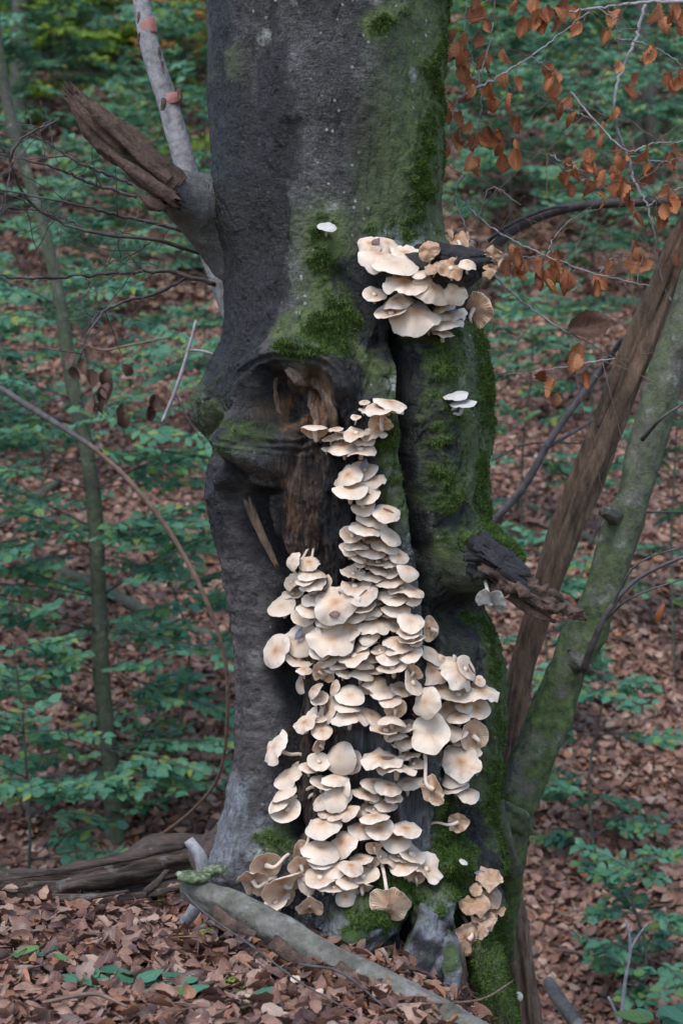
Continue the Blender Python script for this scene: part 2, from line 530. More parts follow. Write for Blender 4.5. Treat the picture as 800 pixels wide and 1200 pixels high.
def ground_z(x, y):
    x, y = np.asarray(x, float), np.asarray(y, float)
    near = (0.165 - 0.30 * softplus(x + 0.02) - 1.6 * softplus(x - 0.27, 20) - 0.9 * softplus(y - 4.45)
            + 0.05 * softplus(-x - 0.5) + 0.10 * softplus(2.9 - y, 6))
    hill = -0.84 + 0.49 * (y - 7) + 0.10 * np.sin(x * 0.9 + y * 0.35) * sstep(6, 9, y) + 0.05 * np.sin(x * 2.1 - y * 0.8 + 1)
    hill = np.where(y > 32, hill - 0.2 * (y - 32), hill)
    k = 7.0
    m = np.maximum(near, hill)
    z = m + np.log(np.exp(k * (near - m)) + np.exp(k * (hill - m))) / k
    floor = -1.35
    z = np.maximum(z, floor + 0.15 * np.tanh((z - floor) / .6))
    z = z + 0.018 * fbm(x * 5, y * 5, x * 0 + 2.2, 3, 5) + 0.03 * fbm(x * 1.3, y * 1.3, x * 0 + .7, 2, 8)
    return z


def gz(x, y):
    return float(ground_z(np.array([x]), np.array([y]))[0])


ys = np.concatenate([np.linspace(-8, 2.2, 30), np.linspace(2.25, 5, 130), np.linspace(5.05, 14, 170), np.linspace(14.2, 80, 120)])
ss = np.linspace(-1, 1, 261)
ss = np.sign(ss) * np.abs(ss) ** 1.8
gy, gs = np.meshgrid(ys, ss, indexing='ij')
gx = gs * (9 + 0.55 * np.maximum(gy, 0))
gv = np.stack([gx, gy, ground_z(gx, gy)], -1).reshape(-1, 3)
ny, nx = gy.shape
ii, jj = np.meshgrid(np.arange(ny - 1), np.arange(nx - 1), indexing='ij')
q = (ii * nx + jj).ravel()
forest_floor = link("forest_floor", new_mesh("forest_floor", gv, np.stack([q, q + 1, q + nx + 1, q + nx], 1), M['ground']), kind='structure')

# ------------------------------------------------------------------ the big beech
YT = 4.27                                                     # the trunk's axis
PROF = np.array([  # py, left px, right px
    (-1500, 268, 500), (-200, 242, 528), (0, 243, 525), (50, 245, 522), (100, 245, 520), (150, 248, 518), (200, 251, 516), (250, 256, 517),
    (290, 262, 523), (330, 265, 530), (360, 266, 545), (400, 261, 560), (430, 246, 566), (460, 233, 568), (480, 230, 570),
    (500, 236, 571), (525, 250, 571), (545, 243, 571), (580, 240, 572), (600, 246, 570), (640, 262, 562), (680, 274, 556), (710, 280, 566), (740, 285, 580),
    (790, 289, 591), (850, 290, 590), (900, 284, 586), (950, 268, 582), (990, 252, 583), (1020, 244, 580), (1050, 246, 576),
    (1100, 268, 574), (1150, 300, 582), (1200, 330, 604), (1300, 330, 618)], float)


def polydist(u, v, pts):
    d = np.full(u.shape, 1e9)
    for (x0, y0), (x1, y1) in zip(pts[:-1], pts[1:]):
        dx, dy = x1 - x0, y1 - y0
        t = np.clip(((u - x0) * dx + (v - y0) * dy) / (dx * dx + dy * dy), 0, 1)
        d = np.minimum(d, np.hypot(u - x0 - t * dx, v - y0 - t * dy))
    return d


def ridge(u, v, pts, r, h):
    t = np.clip(polydist(u, v, pts) / r, 0, 1)
    return h * (1 - t * t) ** 2


def bump2(u, v, cx, cy, rx, ry, h, rot=0):
    c, s = math.cos(math.radians(rot)), math.sin(math.radians(rot))
    du, dv = u - cx, v - cy
    t = np.clip(np.hypot((du * c + dv * s) / rx, (-du * s + dv * c) / ry), 0, 1)
    return h * (1 - t * t) ** 2


def build_trunk():
    vv = np.concatenate([np.linspace(-1500, -60, 70), np.linspace(-58, 1120, 940), np.linspace(1121, 1300, 110)])
    th = np.concatenate([np.linspace(-100, 100, 470), np.linspace(103, 257, 60)])
    TH, V = np.meshgrid(np.radians(th), vv)
    L = np.interp(V, PROF[:, 0], PROF[:, 1])
    R = np.interp(V, PROF[:, 0], PROF[:, 2])
    for arr in (L, R):                                          # soften the kinks of the traced outline
        k = np.ones(15) / 15
        c = arr[:, 0].copy()
        cs = np.convolve(np.pad(c, 7, 'edge'), k, 'valid')
        cs[:72] = c[:72]
        arr[:] = cs[:, None]
    kk = S4 * YT
    cx, a = ((L + R) / 2 - 400) * kk, (R - L) / 2 * kk
    b = a * 0.95 + 0.05 * sstep(950, 1150, V)
    z = CAM_H + (600 - V) * kk
    st, ct = np.sin(TH), np.cos(TH)
    x, y = cx + a * st, YT - b * ct
    u = 400 + x / (S4 * y)
    v = 600 - (z - CAM_H) / (S4 * y)
    fr = sstep(-0.05, 0.3, ct)                                  # front features fade round the back
    fm = sstep(-0.35, -0.05, ct)                                # stains reach further round
    wob = 10 * fbm(u / 60, v / 60, u * 0 + 3, 3, 11)
    u2, v2 = u + wob, v + 8 * fbm(u / 50, v / 50, u * 0 + 8, 3, 12)

    hole = np.clip(1 - np.hypot((u2 - 345) / 50, (v2 - 466) / 42), 0, 1)
    hole_m = sstep(0.0, 0.5, hole)
    # exposed wood between the callus ridges
    xl = np.interp(v, [440, 520, 560, 620, 700, 800, 900, 1000, 1060], [310, 338, 312, 306, 322, 320, 322, 332, 360])
    xr = np.interp(v, [440, 480, 560, 620, 700, 800, 900, 1000, 1060], [392, 405, 440, 458, 470, 482, 505, 520, 520])
    wood = sstep(0, 16, u2 - xl) * sstep(0, 18, xr - u2) * sstep(455, 500, v2) * (1 - sstep(1010, 1060, v2))
    wood = np.maximum(wood, hole_m * 0.9)
    cav = ridge(u2, v2, [(282, 580), (298, 615), (322, 660), (334, 705)], 20, 1.0)

    d = np.zeros_like(u)
    d += -32 * hole_m + hole_m * bump2(u2, v2, 380, 465, 26, 46, 14) + hole_m * (14 * fbm(x * 34, y * 8, z * 16, 4, 61) + 8 * fbm(x * 80, y * 20, z * 34, 4, 62))
    dh = np.hypot((u2 - 345) / 50, (v2 - 466) / 42)
    d += 2.6 * np.sin(dh * 26 + 3 * fbm(u / 30, v / 30, u * 0 + 4, 3, 63)) * sstep(.75, 1.0, dh) * (1 - sstep(1.35, 1.75, dh))
    d += bump2(u2, v2, 345, 442, 26, 24, 26)
    d += ridge(u, v, [(318, 545), (296, 505), (289, 470), (297, 433), (322, 412), (352, 407), (386, 424), (402, 452)], 22, 26)
    d += -10 * wood * (1 - hole_m)
    d += bump2(u2, v2, 304, 520, 50, 46, 50) + bump2(u, v, 273, 558, 17, 22, 26) + bump2(u, v, 247, 478, 32, 48, 14) + bump2(u2, v2, 262, 440, 26, 40, 10) - bump2(u2, v2, 262, 520, 14, 40, 14) - bump2(u2, v2, 300, 574, 34, 9, 22)
    d += -36 * cav - 12 * bump2(u2, v2, 300, 585, 26, 26, 1)
    d += ridge(u, v, [(268, 585), (282, 650), (294, 720), (302, 800), (302, 880), (288, 950), (266, 1020)], 32, 20)
    d += ridge(u2, v2, [(322, 700), (328, 800), (336, 900), (340, 970)], 14, -26)
    d += ridge(u, v, [(336, 560), (346, 600), (350, 660)], 18, 12)           # tongue of callus
    d += ridge(u, v, [(452, 480), (460, 560), (470, 640), (483, 740), (497, 850), (508, 950)], 17, 13)
    d += ridge(u2, v, [(466, 385), (475, 480), (480, 560), (489, 640), (496, 700), (503, 760)], 12, -40)
    d += ridge(u, v, [(522, 400), (528, 500), (528, 600), (540, 680)], 46, 22)
    d += ridge(u, v, [(555, 760), (562, 850), (552, 950), (558, 1050)], 36, 14)
    d += ridge(u, v, [(525, 830), (520, 960)], 10, -16)
    d += bump2(u, v, 540, 652, 50, 52, 44) + bump2(u, v, 528, 722, 40, 36, -24)
    d += bump2(u, v, 508, 322, 82, 52, 42) + bump2(u, v, 485, 400, 70, 34, -16)
    d += bump2(u, v, 268, 245, 45, 80, 10)
    d += ridge(u + 14 * fbm(u / 45, v / 80, u * 0 + 5, 4, 14), v, [(340, 150), (326, 220), (332, 300), (316, 350)], 18, -7)
    d += ridge(u2, v, [(300, 60), (296, 180), (305, 300)], 30, -6)
    d += ridge(u, v, [(440, 0), (450, 120), (470, 230)], 45, 6) + ridge(u, v, [(395, 320), (425, 350), (450, 400)], 14, -10)
    d += ridge(u2, v, [(438, 400), (428, 460)], 12, -10)
    d += bump2(u2, v2, 372, 385, 55, 38, 9)
    # roots
    d += ridge(u, v, [(507, 1055), (498, 1110), (505, 1200)], 30, 34) + bump2(u, v, 479, 1090, 13, 52, -60)
    d += ridge(u, v, [(440, 1070), (405, 1110), (370, 1150)], 34, 24) + bump2(u, v, 430, 1118, 20, 16, -40)
    d += ridge(u, v, [(552, 1070), (562, 1130), (580, 1200)], 30, 16) + ridge(u, v, [(535, 1070), (545, 1180)], 11, -24)
    d += bump2(u, v, 525, 1010, 26, 22, 16) + bump2(u, v, 562, 1010, 26, 36, 10)
    # relief
    X, Y, Z = x, y, z
    bark = 5.5 * fbm(X * 7, Y * 7, Z * 4, 4, 21) + 2.4 * fbm(X * 32, Y * 32, Z * 26, 5, 22, .6)
    bark += (2.2 * fbm(X * 105, Y * 105, Z * 75, 3, 71, .65)) * (0.35 + 0.65 * sstep(200, 420, v)) + 2.6 * sstep(.12, .4, fbm(X * 45, Y * 45, Z * 20, 4, 73)) * sstep(250, 450, v)
    bark += 7.5 * fbm(X * 13 + 2 * fbm(X * 3, Y * 3, Z * 3, 2, 78), Y * 13, Z * 1.7, 4, 77) * (.55 + .45 * sstep(280, 450, v))
    crack = 0.03 + np.abs(fbm(X * 26 + .4 * Z, Y * 26, Z * 9, 3, 23))
    lowbark = sstep(330, 460, v)
    bark += -4.2 * (1 - sstep(0.0, 0.10, crack)) * (0.35 + 0.65 * lowbark)
    smo = ridge(u, v, [(262, 570), (282, 650), (294, 720), (300, 800), (300, 880), (285, 950), (264, 1020)], 34, 1.0)
    smo = np.maximum(smo, 0.8 * ridge(u, v, [(296, 505), (289, 470), (297, 433), (322, 412), (352, 407), (386, 424), (402, 452)], 20, 1))
    smo = np.clip(smo * 1.7, 0, 1) * fr
    rings = np.sin(v / 2.1 + 2 * fbm(u / 30, v / 30, u * 0, 2, 5)) * 0.25
    fib = fbm(X * 55, Y * 55, Z * 5 + 1.5 * fbm(X * 6, Y * 6, Z * 6, 2, 2), 5, 24)
    woodr = 15.0 * fib + 24 * (np.abs(fbm(X * 20, Y * 20, Z * 3.2, 3, 27)) * -1) + 4
    woodr += 5 * sstep(.1, .35, fbm(X * 24, Y * 24, Z * 13, 3, 29))
    rel = bark * (1 - smo * 0.35) + rings * smo
    rel = rel * (1 - wood) + woodr * wood
    base_r = sstep(990, 1060, v)
    rel += base_r * (11 * fbm(X * 14, Y * 14, Z * 8, 5, 31) + 7 * fib)
    d = d * fr + rel
    # masks
    nz = fbm(X * 9, Y * 9, Z * 9, 4, 41)
    nz2 = fbm(X * 24, Y * 24, Z * 24, 4, 43)
    m = 0.48 * ridge(u, v, [(512, -20), (508, 100), (500, 190), (480, 245)], 42, 1)
    m = np.maximum(m, .6 * ridge(u, v, [(440, 30), (470, 10)], 30, 1))
    m = np.maximum(m, 1.1 * bump2(u, v, 372, 390, 74, 48, 1))
    m = np.maximum(m, .65 * ridge(u, v, [(378, 270), (385, 330), (400, 370)], 34, 1))
    m = np.maximum(m, .6 * ridge(u, v, [(440, 270), (500, 262)], 30, 1))
    m = np.maximum(m, .9 * ridge(u, v, [(556, 395), (562, 480), (556, 560), (545, 640)], 36, 1))
    m = np.maximum(m, .62 * ridge(u, v, [(510, 400), (515, 480), (510, 580)], 34, 1))
    m = np.maximum(m, 1.1 * bump2(u, v, 535, 640, 50, 32, 1))
    m = np.maximum(m, .85 * ridge(u, v, [(568, 725), (577, 800), (574, 880), (565, 950), (578, 1010)], 26, 1))
    m = np.maximum(m, .8 * ridge(u, v, [(450, 480), (458, 560), (468, 620)], 22, 1))
    m = np.maximum(m, 1.4 * ridge(u, v, [(508, 940), (522, 990), (530, 1040)], 30, 1))
    m = np.maximum(m, 1.5 * bump2(u, v, 465, 1050, 80, 38, 1))
    m = np.maximum(m, 1.3 * bump2(u, v, 425, 1080, 55, 40, 1))
    m = np.maximum(m, 1.6 * ridge(u, v, [(545, 1080), (572, 1120), (604, 1210)], 44, 1))
    m = np.maximum(m, 1.0 * bump2(u, v, 326, 985, 34, 26, 1))
    m = np.maximum(m, .22 * bump2(u, v, 245, 470, 40, 70, 1))
    m = np.maximum(m, .7 * bump2(u, v, 240, 240, 26, 60, 1))
    m = np.maximum(m, .5 * bump2(u, v, 300, 515, 40, 40, 1))
    nz3 = fbm(X * 60, Y * 60, Z * 60, 3, 47)
    moss = sstep(0.2, 1.05, m + 0.75 * nz + 0.6 * nz2 + .5 * nz3) * fm * sstep(0.0, 0.3, m)
    moss = moss * (1 - 0.8 * wood * (v < 980))
    u3 = u + 24 * fbm(u / 45, v / 90, u * 0 + 5, 5, 14, .6)
    v3 = v + 20 * fbm(u / 50, v / 60, u * 0 + 6, 4, 15)
    wet = 1.1 * ridge(u3, v3, [(262, 120), (280, 260), (286, 340), (272, 430)], 56, 1)
    wet = np.maximum(wet, .9 * ridge(u3, v3, [(256, -20), (264, 90), (270, 180)], 30, 1))
    wet = np.maximum(wet, .95 * ridge(u3, v3, [(322, 60), (322, 180), (320, 280), (312, 340)], 26, 1))
    wet = np.maximum(wet, .9 * ridge(u3, v3, [(400, 320), (425, 370), (455, 400), (500, 405)], 34, 1))
    wet = np.maximum(wet, 1.0 * ridge(u3, v3, [(470, 390), (477, 500), (482, 600), (492, 690), (505, 760)], 16, 1))
    wet = np.maximum(wet, 1.1 * bump2(u3, v3, 525, 712, 52, 60, 1))
    wet = np.maximum(wet, .9 * ridge(u3, v3, [(535, 740), (540, 830)], 30, 1))
    wet = np.maximum(wet, .9 * ridge(u3, v3, [(245, 560), (262, 650), (275, 760), (280, 850)], 16, 1))
    wet = np.maximum(wet, .9 * ridge(u3, v3, [(400, 430), (410, 520), (395, 600), (390, 660)], 34, 1))
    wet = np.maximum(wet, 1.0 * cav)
    wet = np.maximum(wet, 1.0 * ridge(u2, v2, [(322, 690), (328, 800), (336, 900), (340, 975)], 17, 1))  # shade inside the groove, painted dark with the same mask as the stains
    wet = np.maximum(wet, .9 * ridge(u3, v3, [(545, 950), (570, 1010)], 34, 1))
    wet = np.maximum(wet, 1.0 * bump2(u3, v3, 332, 470, 20, 22, 1))
    wet = np.maximum(wet, .85 * ridge(u3, v3, [(300, 500), (268, 560), (255, 620)], 40, 1))
    wet = np.maximum(wet, .8 * bump2(u3, v3, 470, 1120, 170, 90, 1))
    wet = np.maximum(wet, .8 * ridge(u3, v3, [(500, 420), (505, 560), (520, 620)], 26, 1))
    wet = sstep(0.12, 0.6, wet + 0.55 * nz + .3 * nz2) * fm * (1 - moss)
    algae = np.maximum(.95 * ridge(u, v, [(520, -60), (500, 120), (480, 240), (500, 300)], 95, 1), .9 * ridge(u, v, [(380, 280), (400, 400), (470, 420), (540, 560), (560, 800), (560, 950)], 70, 1))
    algae = np.maximum(algae, .6 * bump2(u, v, 270, 480, 60, 110, 1))
    algae = np.maximum(algae, .5 * ridge(u, v, [(262, 60), (262, 250)], 34, 1))
    algae = np.maximum(algae, .95 * sstep(0.0, .45, m))
    algae = np.clip(algae * 1.3 + .4 * nz * (algae > .05), 0, 1) * fm
    pale = ridge(u, v, [(420, 830), (450, 900), (490, 960), (505, 985)], 48, 0.8)
    pale = np.maximum(pale, 1.1 * ridge(u, v, [(500, 1060), (498, 1120), (512, 1200)], 34, 1))
    pale = np.maximum(pale, 1.1 * ridge(u, v, [(400, 1085), (380, 1110)], 36, 1))
    pale = np.maximum(pale, .62 * ridge(u, v, [(292, 930), (268, 1000), (262, 1050)], 48, 1))
    pale = np.maximum(pale, .6 * ridge(u, v, [(452, 540), (470, 640), (484, 740)], 16, 1))
    pale = np.maximum(pale, .9 * bump2(u, v, 520, 1005, 26, 26, 1))
    pale = np.maximum(pale, .7 * bump2(u, v, 460, 275, 70, 26, 1))
    pale = sstep(0.15, 0.75, pale + 0.5 * nz2 + .3 * nz) * (1 - moss) * fr * 0.85
    rot = 1.3 * hole_m + .7 * ridge(u2, v2, [(338, 560), (345, 610), (342, 680)], 20, 1) + .9 * bump2(u, v, 384, 472, 22, 50, 1)
    rot = np.clip(rot, 0, 1) * sstep(-.4, .15, nz + .5 * nz2) * (1 - moss)
    d += moss * fr * (3.5 + 5 * nz2 + 2.5 * fbm(X * 60, Y * 60, Z * 60, 3, 51))
    # push along the outward normal of the ellipse
    nxn, nyn = st / a, -ct / b
    ln = np.hypot(nxn, nyn)
    x = x + nxn / ln * d * kk
    y = y + nyn / ln * d * kk
    verts = np.stack([x, y, z], -1).reshape(-1, 3)
    nr, nc = x.shape
    ii, jj = np.meshgrid(np.arange(nr - 1), np.arange(nc), indexing='ij')
    j2 = (jj + 1) % nc
    fc = np.stack([(ii * nc + jj), (ii * nc + j2), ((ii + 1) * nc + j2), ((ii + 1) * nc + jj)], -1).reshape(-1, 4)[:, ::-1]
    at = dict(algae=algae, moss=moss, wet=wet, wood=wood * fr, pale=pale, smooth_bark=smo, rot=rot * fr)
    return verts, fc, {k: w.ravel() for k, w in at.items()}, (nr, nc)


tv, tf, ta, (tnr, tnc) = build_trunk()
beech = thing("beech_tree", "old mossy beech trunk with a knot hole and pale mushrooms down its rotten front", "tree", (0, YT, gz(0, YT)))
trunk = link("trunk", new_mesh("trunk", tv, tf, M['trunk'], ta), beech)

# coarse copy for finding the surface
cr, cc = np.arange(0, tnr, 3), np.arange(0, 470, 3)
g = tv.reshape(tnr, tnc, 3)[cr][:, cc]
n0, n1 = g.shape[:2]
fl = [(i * n1 + j, i * n1 + j + 1, (i + 1) * n1 + j + 1, (i + 1) * n1 + j) for i in range(n0 - 1) for j in range(n1 - 1)]
BVH = BVHTree.FromPolygons([Vector(p) for p in g.reshape(-1, 3).tolist()], fl)
CAMP = Vector((0, 0, CAM_H))


def surf(px, py):
    d = (P(px, py, 1.0) - CAMP).normalized()
    h = BVH.ray_cast(CAMP, d)
    if h[0] is None:
        return P(px, py, YT - 0.05), Vector((0, -1, 0))
    return h[0], h[1] if h[1].y < 0 else -h[1]


# moss fronds standing on the moss patches
def moss_fronds(n, seed):
    rg = np.random.default_rng(seed)
    w = ta['moss'].reshape(tnr, tnc)[:, :470].copy()
    w = np.where(w > .12, w ** 1.5, 0)
    w[:60] = 0
    p = (w / w.sum()).ravel()
    idx = rg.choice(len(p), n, p=p)
    r, c = np.clip(idx // 470, 0, tnr - 2), np.clip(idx % 470, 1, 468)
    G = tv.reshape(tnr, tnc, 3)
    base = G[r, c] + rg.normal(0, .0012, (n, 3))
    nrm = np.cross(G[r, c + 1] - G[r, c - 1], G[r + 1, c] - G[r, c])
    nrm /= np.linalg.norm(nrm, axis=1, keepdims=True) + 1e-9
    nrm *= np.where(nrm[:, 1:2] > 0, -1, 1)
    dirn = nrm + rg.normal(0, .6, (n, 3)) + np.array([0, 0, .25])
    dirn /= np.linalg.norm(dirn, axis=1, keepdims=True)
    side = np.cross(dirn, rg.normal(0, 1, (n, 3)))
    side /= np.linalg.norm(side, axis=1, keepdims=True)
    ln = rg.uniform(.0025, .0095, (n, 1)) * (.35 + .95 * w[r, c][:, None])
    wd = rg.uniform(.0007, .0014, (n, 1))
    v = np.stack([base - side * wd - nrm * .001, base + side * wd - nrm * .001, base + dirn * ln], 1).reshape(-1, 3)
    return v, np.arange(3 * n).reshape(-1, 3), np.repeat(rg.random(n), 3)


mv, mf, mt = moss_fronds(150000, 3)
link("moss", new_mesh("moss", mv, mf, M['moss'], dict(tint=mt), smooth=False), beech, kind='stuff')


def px_r(r, Y):
    return r * S4 * Y


def ptube(mb, pts, rpx, Y, **kw):
    """pts are (px, py) or (px, py, Y); radii in photo pixels at that distance"""
    w = [P(p[0], p[1], p[2] if len(p) > 2 else Y) for p in pts]
    mb.tube(w, [px_r(r, Y) for r in rpx], **kw)
    return mb


def moss_on(mb, attr, n, seed, parent):
    rg = np.random.default_rng(seed)
    v = np.array(mb.v)
    f = np.array([q for q in mb.f if len(q) == 4])
    w = np.array(mb.a[attr])[f].mean(1) if attr in mb.a else np.ones(len(f))
    e1, e2 = v[f[:, 1]] - v[f[:, 0]], v[f[:, 3]] - v[f[:, 0]]
    cr_ = np.cross(e1, e2)
    area = np.linalg.norm(cr_, axis=1)
    w = np.where(w > .3, w, 0) * area
    k = rg.choice(len(f), n, p=w / w.sum())
    a_, b_ = rg.random((n, 1)), rg.random((n, 1))
    base = v[f[k, 0]] + e1[k] * a_ + e2[k] * b_
    nr = cr_[k] / (area[k][:, None] + 1e-12)
    cen = v[f].mean(1)[k]
    nr *= np.where(nr[:, 1:2] > .3, -1, 1)
    d = nr + rg.normal(0, .6, (n, 3)) + np.array([0, 0, .2])
    d /= np.linalg.norm(d, axis=1, keepdims=True)
    sd = np.cross(d, rg.normal(0, 1, (n, 3)))
    sd /= np.linalg.norm(sd, axis=1, keepdims=True)
    ln, wd = rg.uniform(.003, .009, (n, 1)), rg.uniform(.0007, .0014, (n, 1))
    vv = np.stack([base - sd * wd, base + sd * wd, base + d * ln], 1).reshape(-1, 3)
    link("moss", new_mesh("moss", vv, np.arange(3 * n).reshape(-1, 3), M['moss'], dict(tint=np.repeat(rg.random(n), 3)), smooth=False), parent, kind='stuff')


# left stub: grey collar and torn rotten wood
mb = ptube(MB(), [(330, 300, 4.33), (285, 268, 4.30), (248, 250, 4.26), (219, 234, 4.2), (192, 219, 4.14)], [70, 64, 47, 32, 23], 4.2, seg=64, n=60, noise=.16, nf=16, seed=3,
           smooth_bark=.55, pale=.3, algae=.5)
mb.build("branch_collar", M['trunk'], beech)


def rag(mb, a, b, wpx, tpx, Y0, Y1, seed, n=40, seg=22, jag=1.2, taper=.5):
    A, B = P(*a, Y0), P(*b, Y1)
    mid = A.lerp(B, .5) + Vector((0, 0, -.006))
    mb.tube([A, mid, B], [px_r(wpx, Y0), px_r(wpx * .95, Y0), px_r(wpx * taper, Y1)], seg=seg, n=n, noise=1.0, nf=60, stretch=.12, flat=tpx / wpx, seed=seed, jag=jag)


mb = MB()
rag(mb, (203, 227), (84, 112), 22, 12, 4.12, 4.06, 5, n=90, seg=48, taper=.34, jag=3)
rag(mb, (198, 212), (92, 116), 8, 5, 4.09, 4.03, 6, n=60, taper=.3, jag=3)
rag(mb, (170, 196), (88, 128), 7, 4, 4.1, 4.04, 66, n=60, taper=.2, jag=3)
rag(mb, (205, 220), (140, 150), 6, 4, 4.1, 4.08, 67, n=50, taper=.3, jag=3)
rag(mb, (206, 236), (128, 178), 9, 7, 4.09, 4.04, 7, taper=.25)
rag(mb, (192, 241), (160, 226), 8, 5, 4.09, 4.06, 8, taper=.3, n=14)
mb.build_each("broken_stub", M['rot'], beech)

# wood chips and stub that carries the upper cluster
mb = ptube(MB(), [(490, 318, 4.06), (528, 316, 3.98), (556, 312, 3.92)], [30, 22, 14], 3.95, seg=36, n=30, noise=.7, nf=45, seed=9, jag=.5, stretch=.4)
rag(mb, (500, 290), (566, 298), 8, 5, 3.97, 3.9, 11, n=20)
rag(mb, (520, 302), (574, 305), 7, 5, 3.95, 3.89, 12, n=20)
mb.build("rotten_stub", M['wetwood'], beech)

# right stub: bark cone, then a torn black and brown end
mb = ptube(MB(), [(480, 640, 4.2), (520, 652, 4.13), (552, 660, 4.05), (580, 669, 3.98)], [58, 48, 33, 21], 4.0, seg=64, n=60, noise=.26, nf=22, seed=13, wet=.55, algae=.8)
cv = np.array(mb.v)
cz = cv[:, 2] - P(545, 655, 4.05).z
mb.a['moss'] = list(np.clip(sstep(.02, .07, cz + .02 * fbm(cv[:, 0] * 20, cv[:, 1] * 20, cv[:, 2] * 20, 3, 9)) * .8, 0, 1))
collar = mb.build("branch_collar", M['trunk'], beech)
moss_on(mb, 'moss', 7000, 6, beech)
mb = ptube(MB(), [(545, 652, 4.03), (572, 655, 3.97), (602, 671, 3.94), (626, 694, 3.93)], [17, 17, 11, 4], 3.95, seg=56, n=80, noise=1.3, nf=60, seed=14, jag=1, stretch=.35)
rag(mb, (556, 640), (600, 652), 6, 4, 3.95, 3.92, 151, n=26, taper=.3, jag=2)
rag(mb, (590, 664), (640, 700), 6, 4, 3.91, 3.9, 152, n=26, taper=.3, jag=2)
rag(mb, (566, 646), (618, 674), 8, 5, 3.93, 3.9, 15, n=26, taper=.4)
mb.build_each("torn_wood", M['wetwood'], beech)
mb = ptube(MB(), [(580, 676, 3.96), (612, 688, 3.92), (634, 702, 3.91), (656, 712, 3.92), (672, 717, 3.92), (685, 726, 3.92)], [14, 13, 12, 9, 7, 3], 3.92, seg=52, n=110, noise=1.5, nf=75, seed=17, jag=1, stretch=.5)
rag(mb, (604, 684), (660, 722), 6, 4, 3.9, 3.9, 153, n=40, taper=.3, jag=2)
rag(mb, (625, 700), (682, 716), 5, 3, 3.9, 3.91, 154, n=40, taper=.3, jag=2)
rag(mb, (600, 700), (648, 728), 7, 5, 3.92, 3.91, 19, n=26, taper=.4)
ptube(mb, [(632, 700, 3.92), (646, 698, 3.91), (657, 703, 3.92)], [6, 7, 5], 3.92, seg=16, n=14, noise=1.0, nf=60, seed=18)
mb.build_each("broken_branch", M['rot'], beech)
# splinter standing in the hollow
s0, _ = surf(318, 640)
mb = MB()
rag(mb, (291, 588), (325, 664), 6, 4, s0.y - .075, s0.y - .04, 20, n=24, seg=14, taper=.6)
mb.build("splinter", M['deadwood'], beech)
mb = MB()                                                     # torn wood in the knot hole


def hole_wood(pts, r, dy, seed, n=40, noise=1.0, flat=.6):
    w = []
    for (x0, y0) in pts:
        q, _ = surf(x0, y0)
        w.append((x0, y0, q.y + dy))
    ptube(mb, w, r, 4.0, seg=20, n=n, noise=noise, nf=60, stretch=.22, seed=seed, jag=.8, flat=flat)


hole_wood([(356, 437), (376, 450), (388, 474), (392, 500)], [4, 8, 9, 5], .006, 131, noise=1.6)
hole_wood([(348, 446), (364, 462), (372, 486), (374, 506)], [3, 6, 7, 4], .004, 132, noise=1.6)
hole_wood([(338, 430), (352, 440), (362, 452)], [4, 8, 3], .004, 134, noise=1.6)
hole_wood([(322, 440), (318, 462), (328, 486)], [3, 6, 3], .008, 135, noise=1.6)
mb.build_each("torn_fibre", M['hollow'], beech)
# gnarled roots between the trunk and the sawn log
for k, (pts, rr) in enumerate([
    ([(480, 1035, 4.02), (455, 1075, 3.95), (415, 1108, 3.9), (372, 1135, 3.88)], [16, 20, 19, 12]),
    ([(505, 1050, 4.02), (500, 1095, 3.93), (492, 1140, 3.87), (470, 1185, 3.82), (455, 1215, 3.8)], [16, 22, 24, 20, 16]),
    ([(430, 1060, 4.0), (440, 1105, 3.94), (452, 1150, 3.88), (448, 1190, 3.84)], [12, 15, 15, 12]),
    ([(515, 1090, 3.98), (528, 1130, 3.9), (522, 1180, 3.86), (512, 1225, 3.84)], [14, 17, 17, 14])]):
    mb = ptube(MB(), pts, rr, 3.92, seg=40, n=56, noise=.8, nf=30, stretch=.4, seed=200 + k, pale=.75, wet=.2)
    cv = np.array(mb.v)
    nn = fbm(cv[:, 0] * 22, cv[:, 1] * 22, cv[:, 2] * 22, 4, 80 + k)
    mb.a['wet'] = list(np.clip(sstep(-.05, .35, -nn), 0, 1))
    mb.a['pale'] = list(np.clip(sstep(-.2, .3, nn), 0, 1) * .9)
    mb.a['moss'] = list(np.clip(sstep(.1, .4, fbm(cv[:, 0] * 14, cv[:, 1] * 14, cv[:, 2] * 14, 3, 90 + k) + .25 * sstep(1110, 1050, 600 - (cv[:, 2] - CAM_H) / (S4 * cv[:, 1]))), 0, 1) * .8)
    mb.build("root", M['trunk'], beech)
# small rotten root stump at the foot
mb = ptube(MB(), [(522, 1190, 3.9), (528, 1150, 3.9), (536, 1112, 3.92)], [26, 22, 9], 3.9, seg=24, n=24, noise=.5, nf=40, stretch=.15, seed=22, jag=.6)
mb.build("root_stump", M['rot'], beech)
mb = ptube(MB(), [(552, 1072, 4.06), (568, 1120, 4.0), (580, 1165, 3.96), (590, 1230, 3.96)], [15, 19, 20, 18], 3.98, seg=36, n=44, noise=.75, nf=22, stretch=.8, seed=23, moss=1.0)
mb.build("root", M['mossy'], beech)
moss_on(mb, 'moss', 14000, 5, beech)


def knot_burr(px, py, r, Y, name, mat):
    pass


def rebuild_bvh():
    vs, fs = [Vector(p) for p in g.reshape(-1, 3).tolist()], list(fl)
    for nm in ("rotten_stub", "branch_collar.001", "root.004"):
        me = bpy.data.objects[nm].data
        o = len(vs)
        vs += [v.co.copy() for v in me.vertices]
        fs += [tuple(i + o for i in p.vertices) for p in me.polygons]
    return BVHTree.FromPolygons(vs, fs)


BVH = rebuild_bvh()

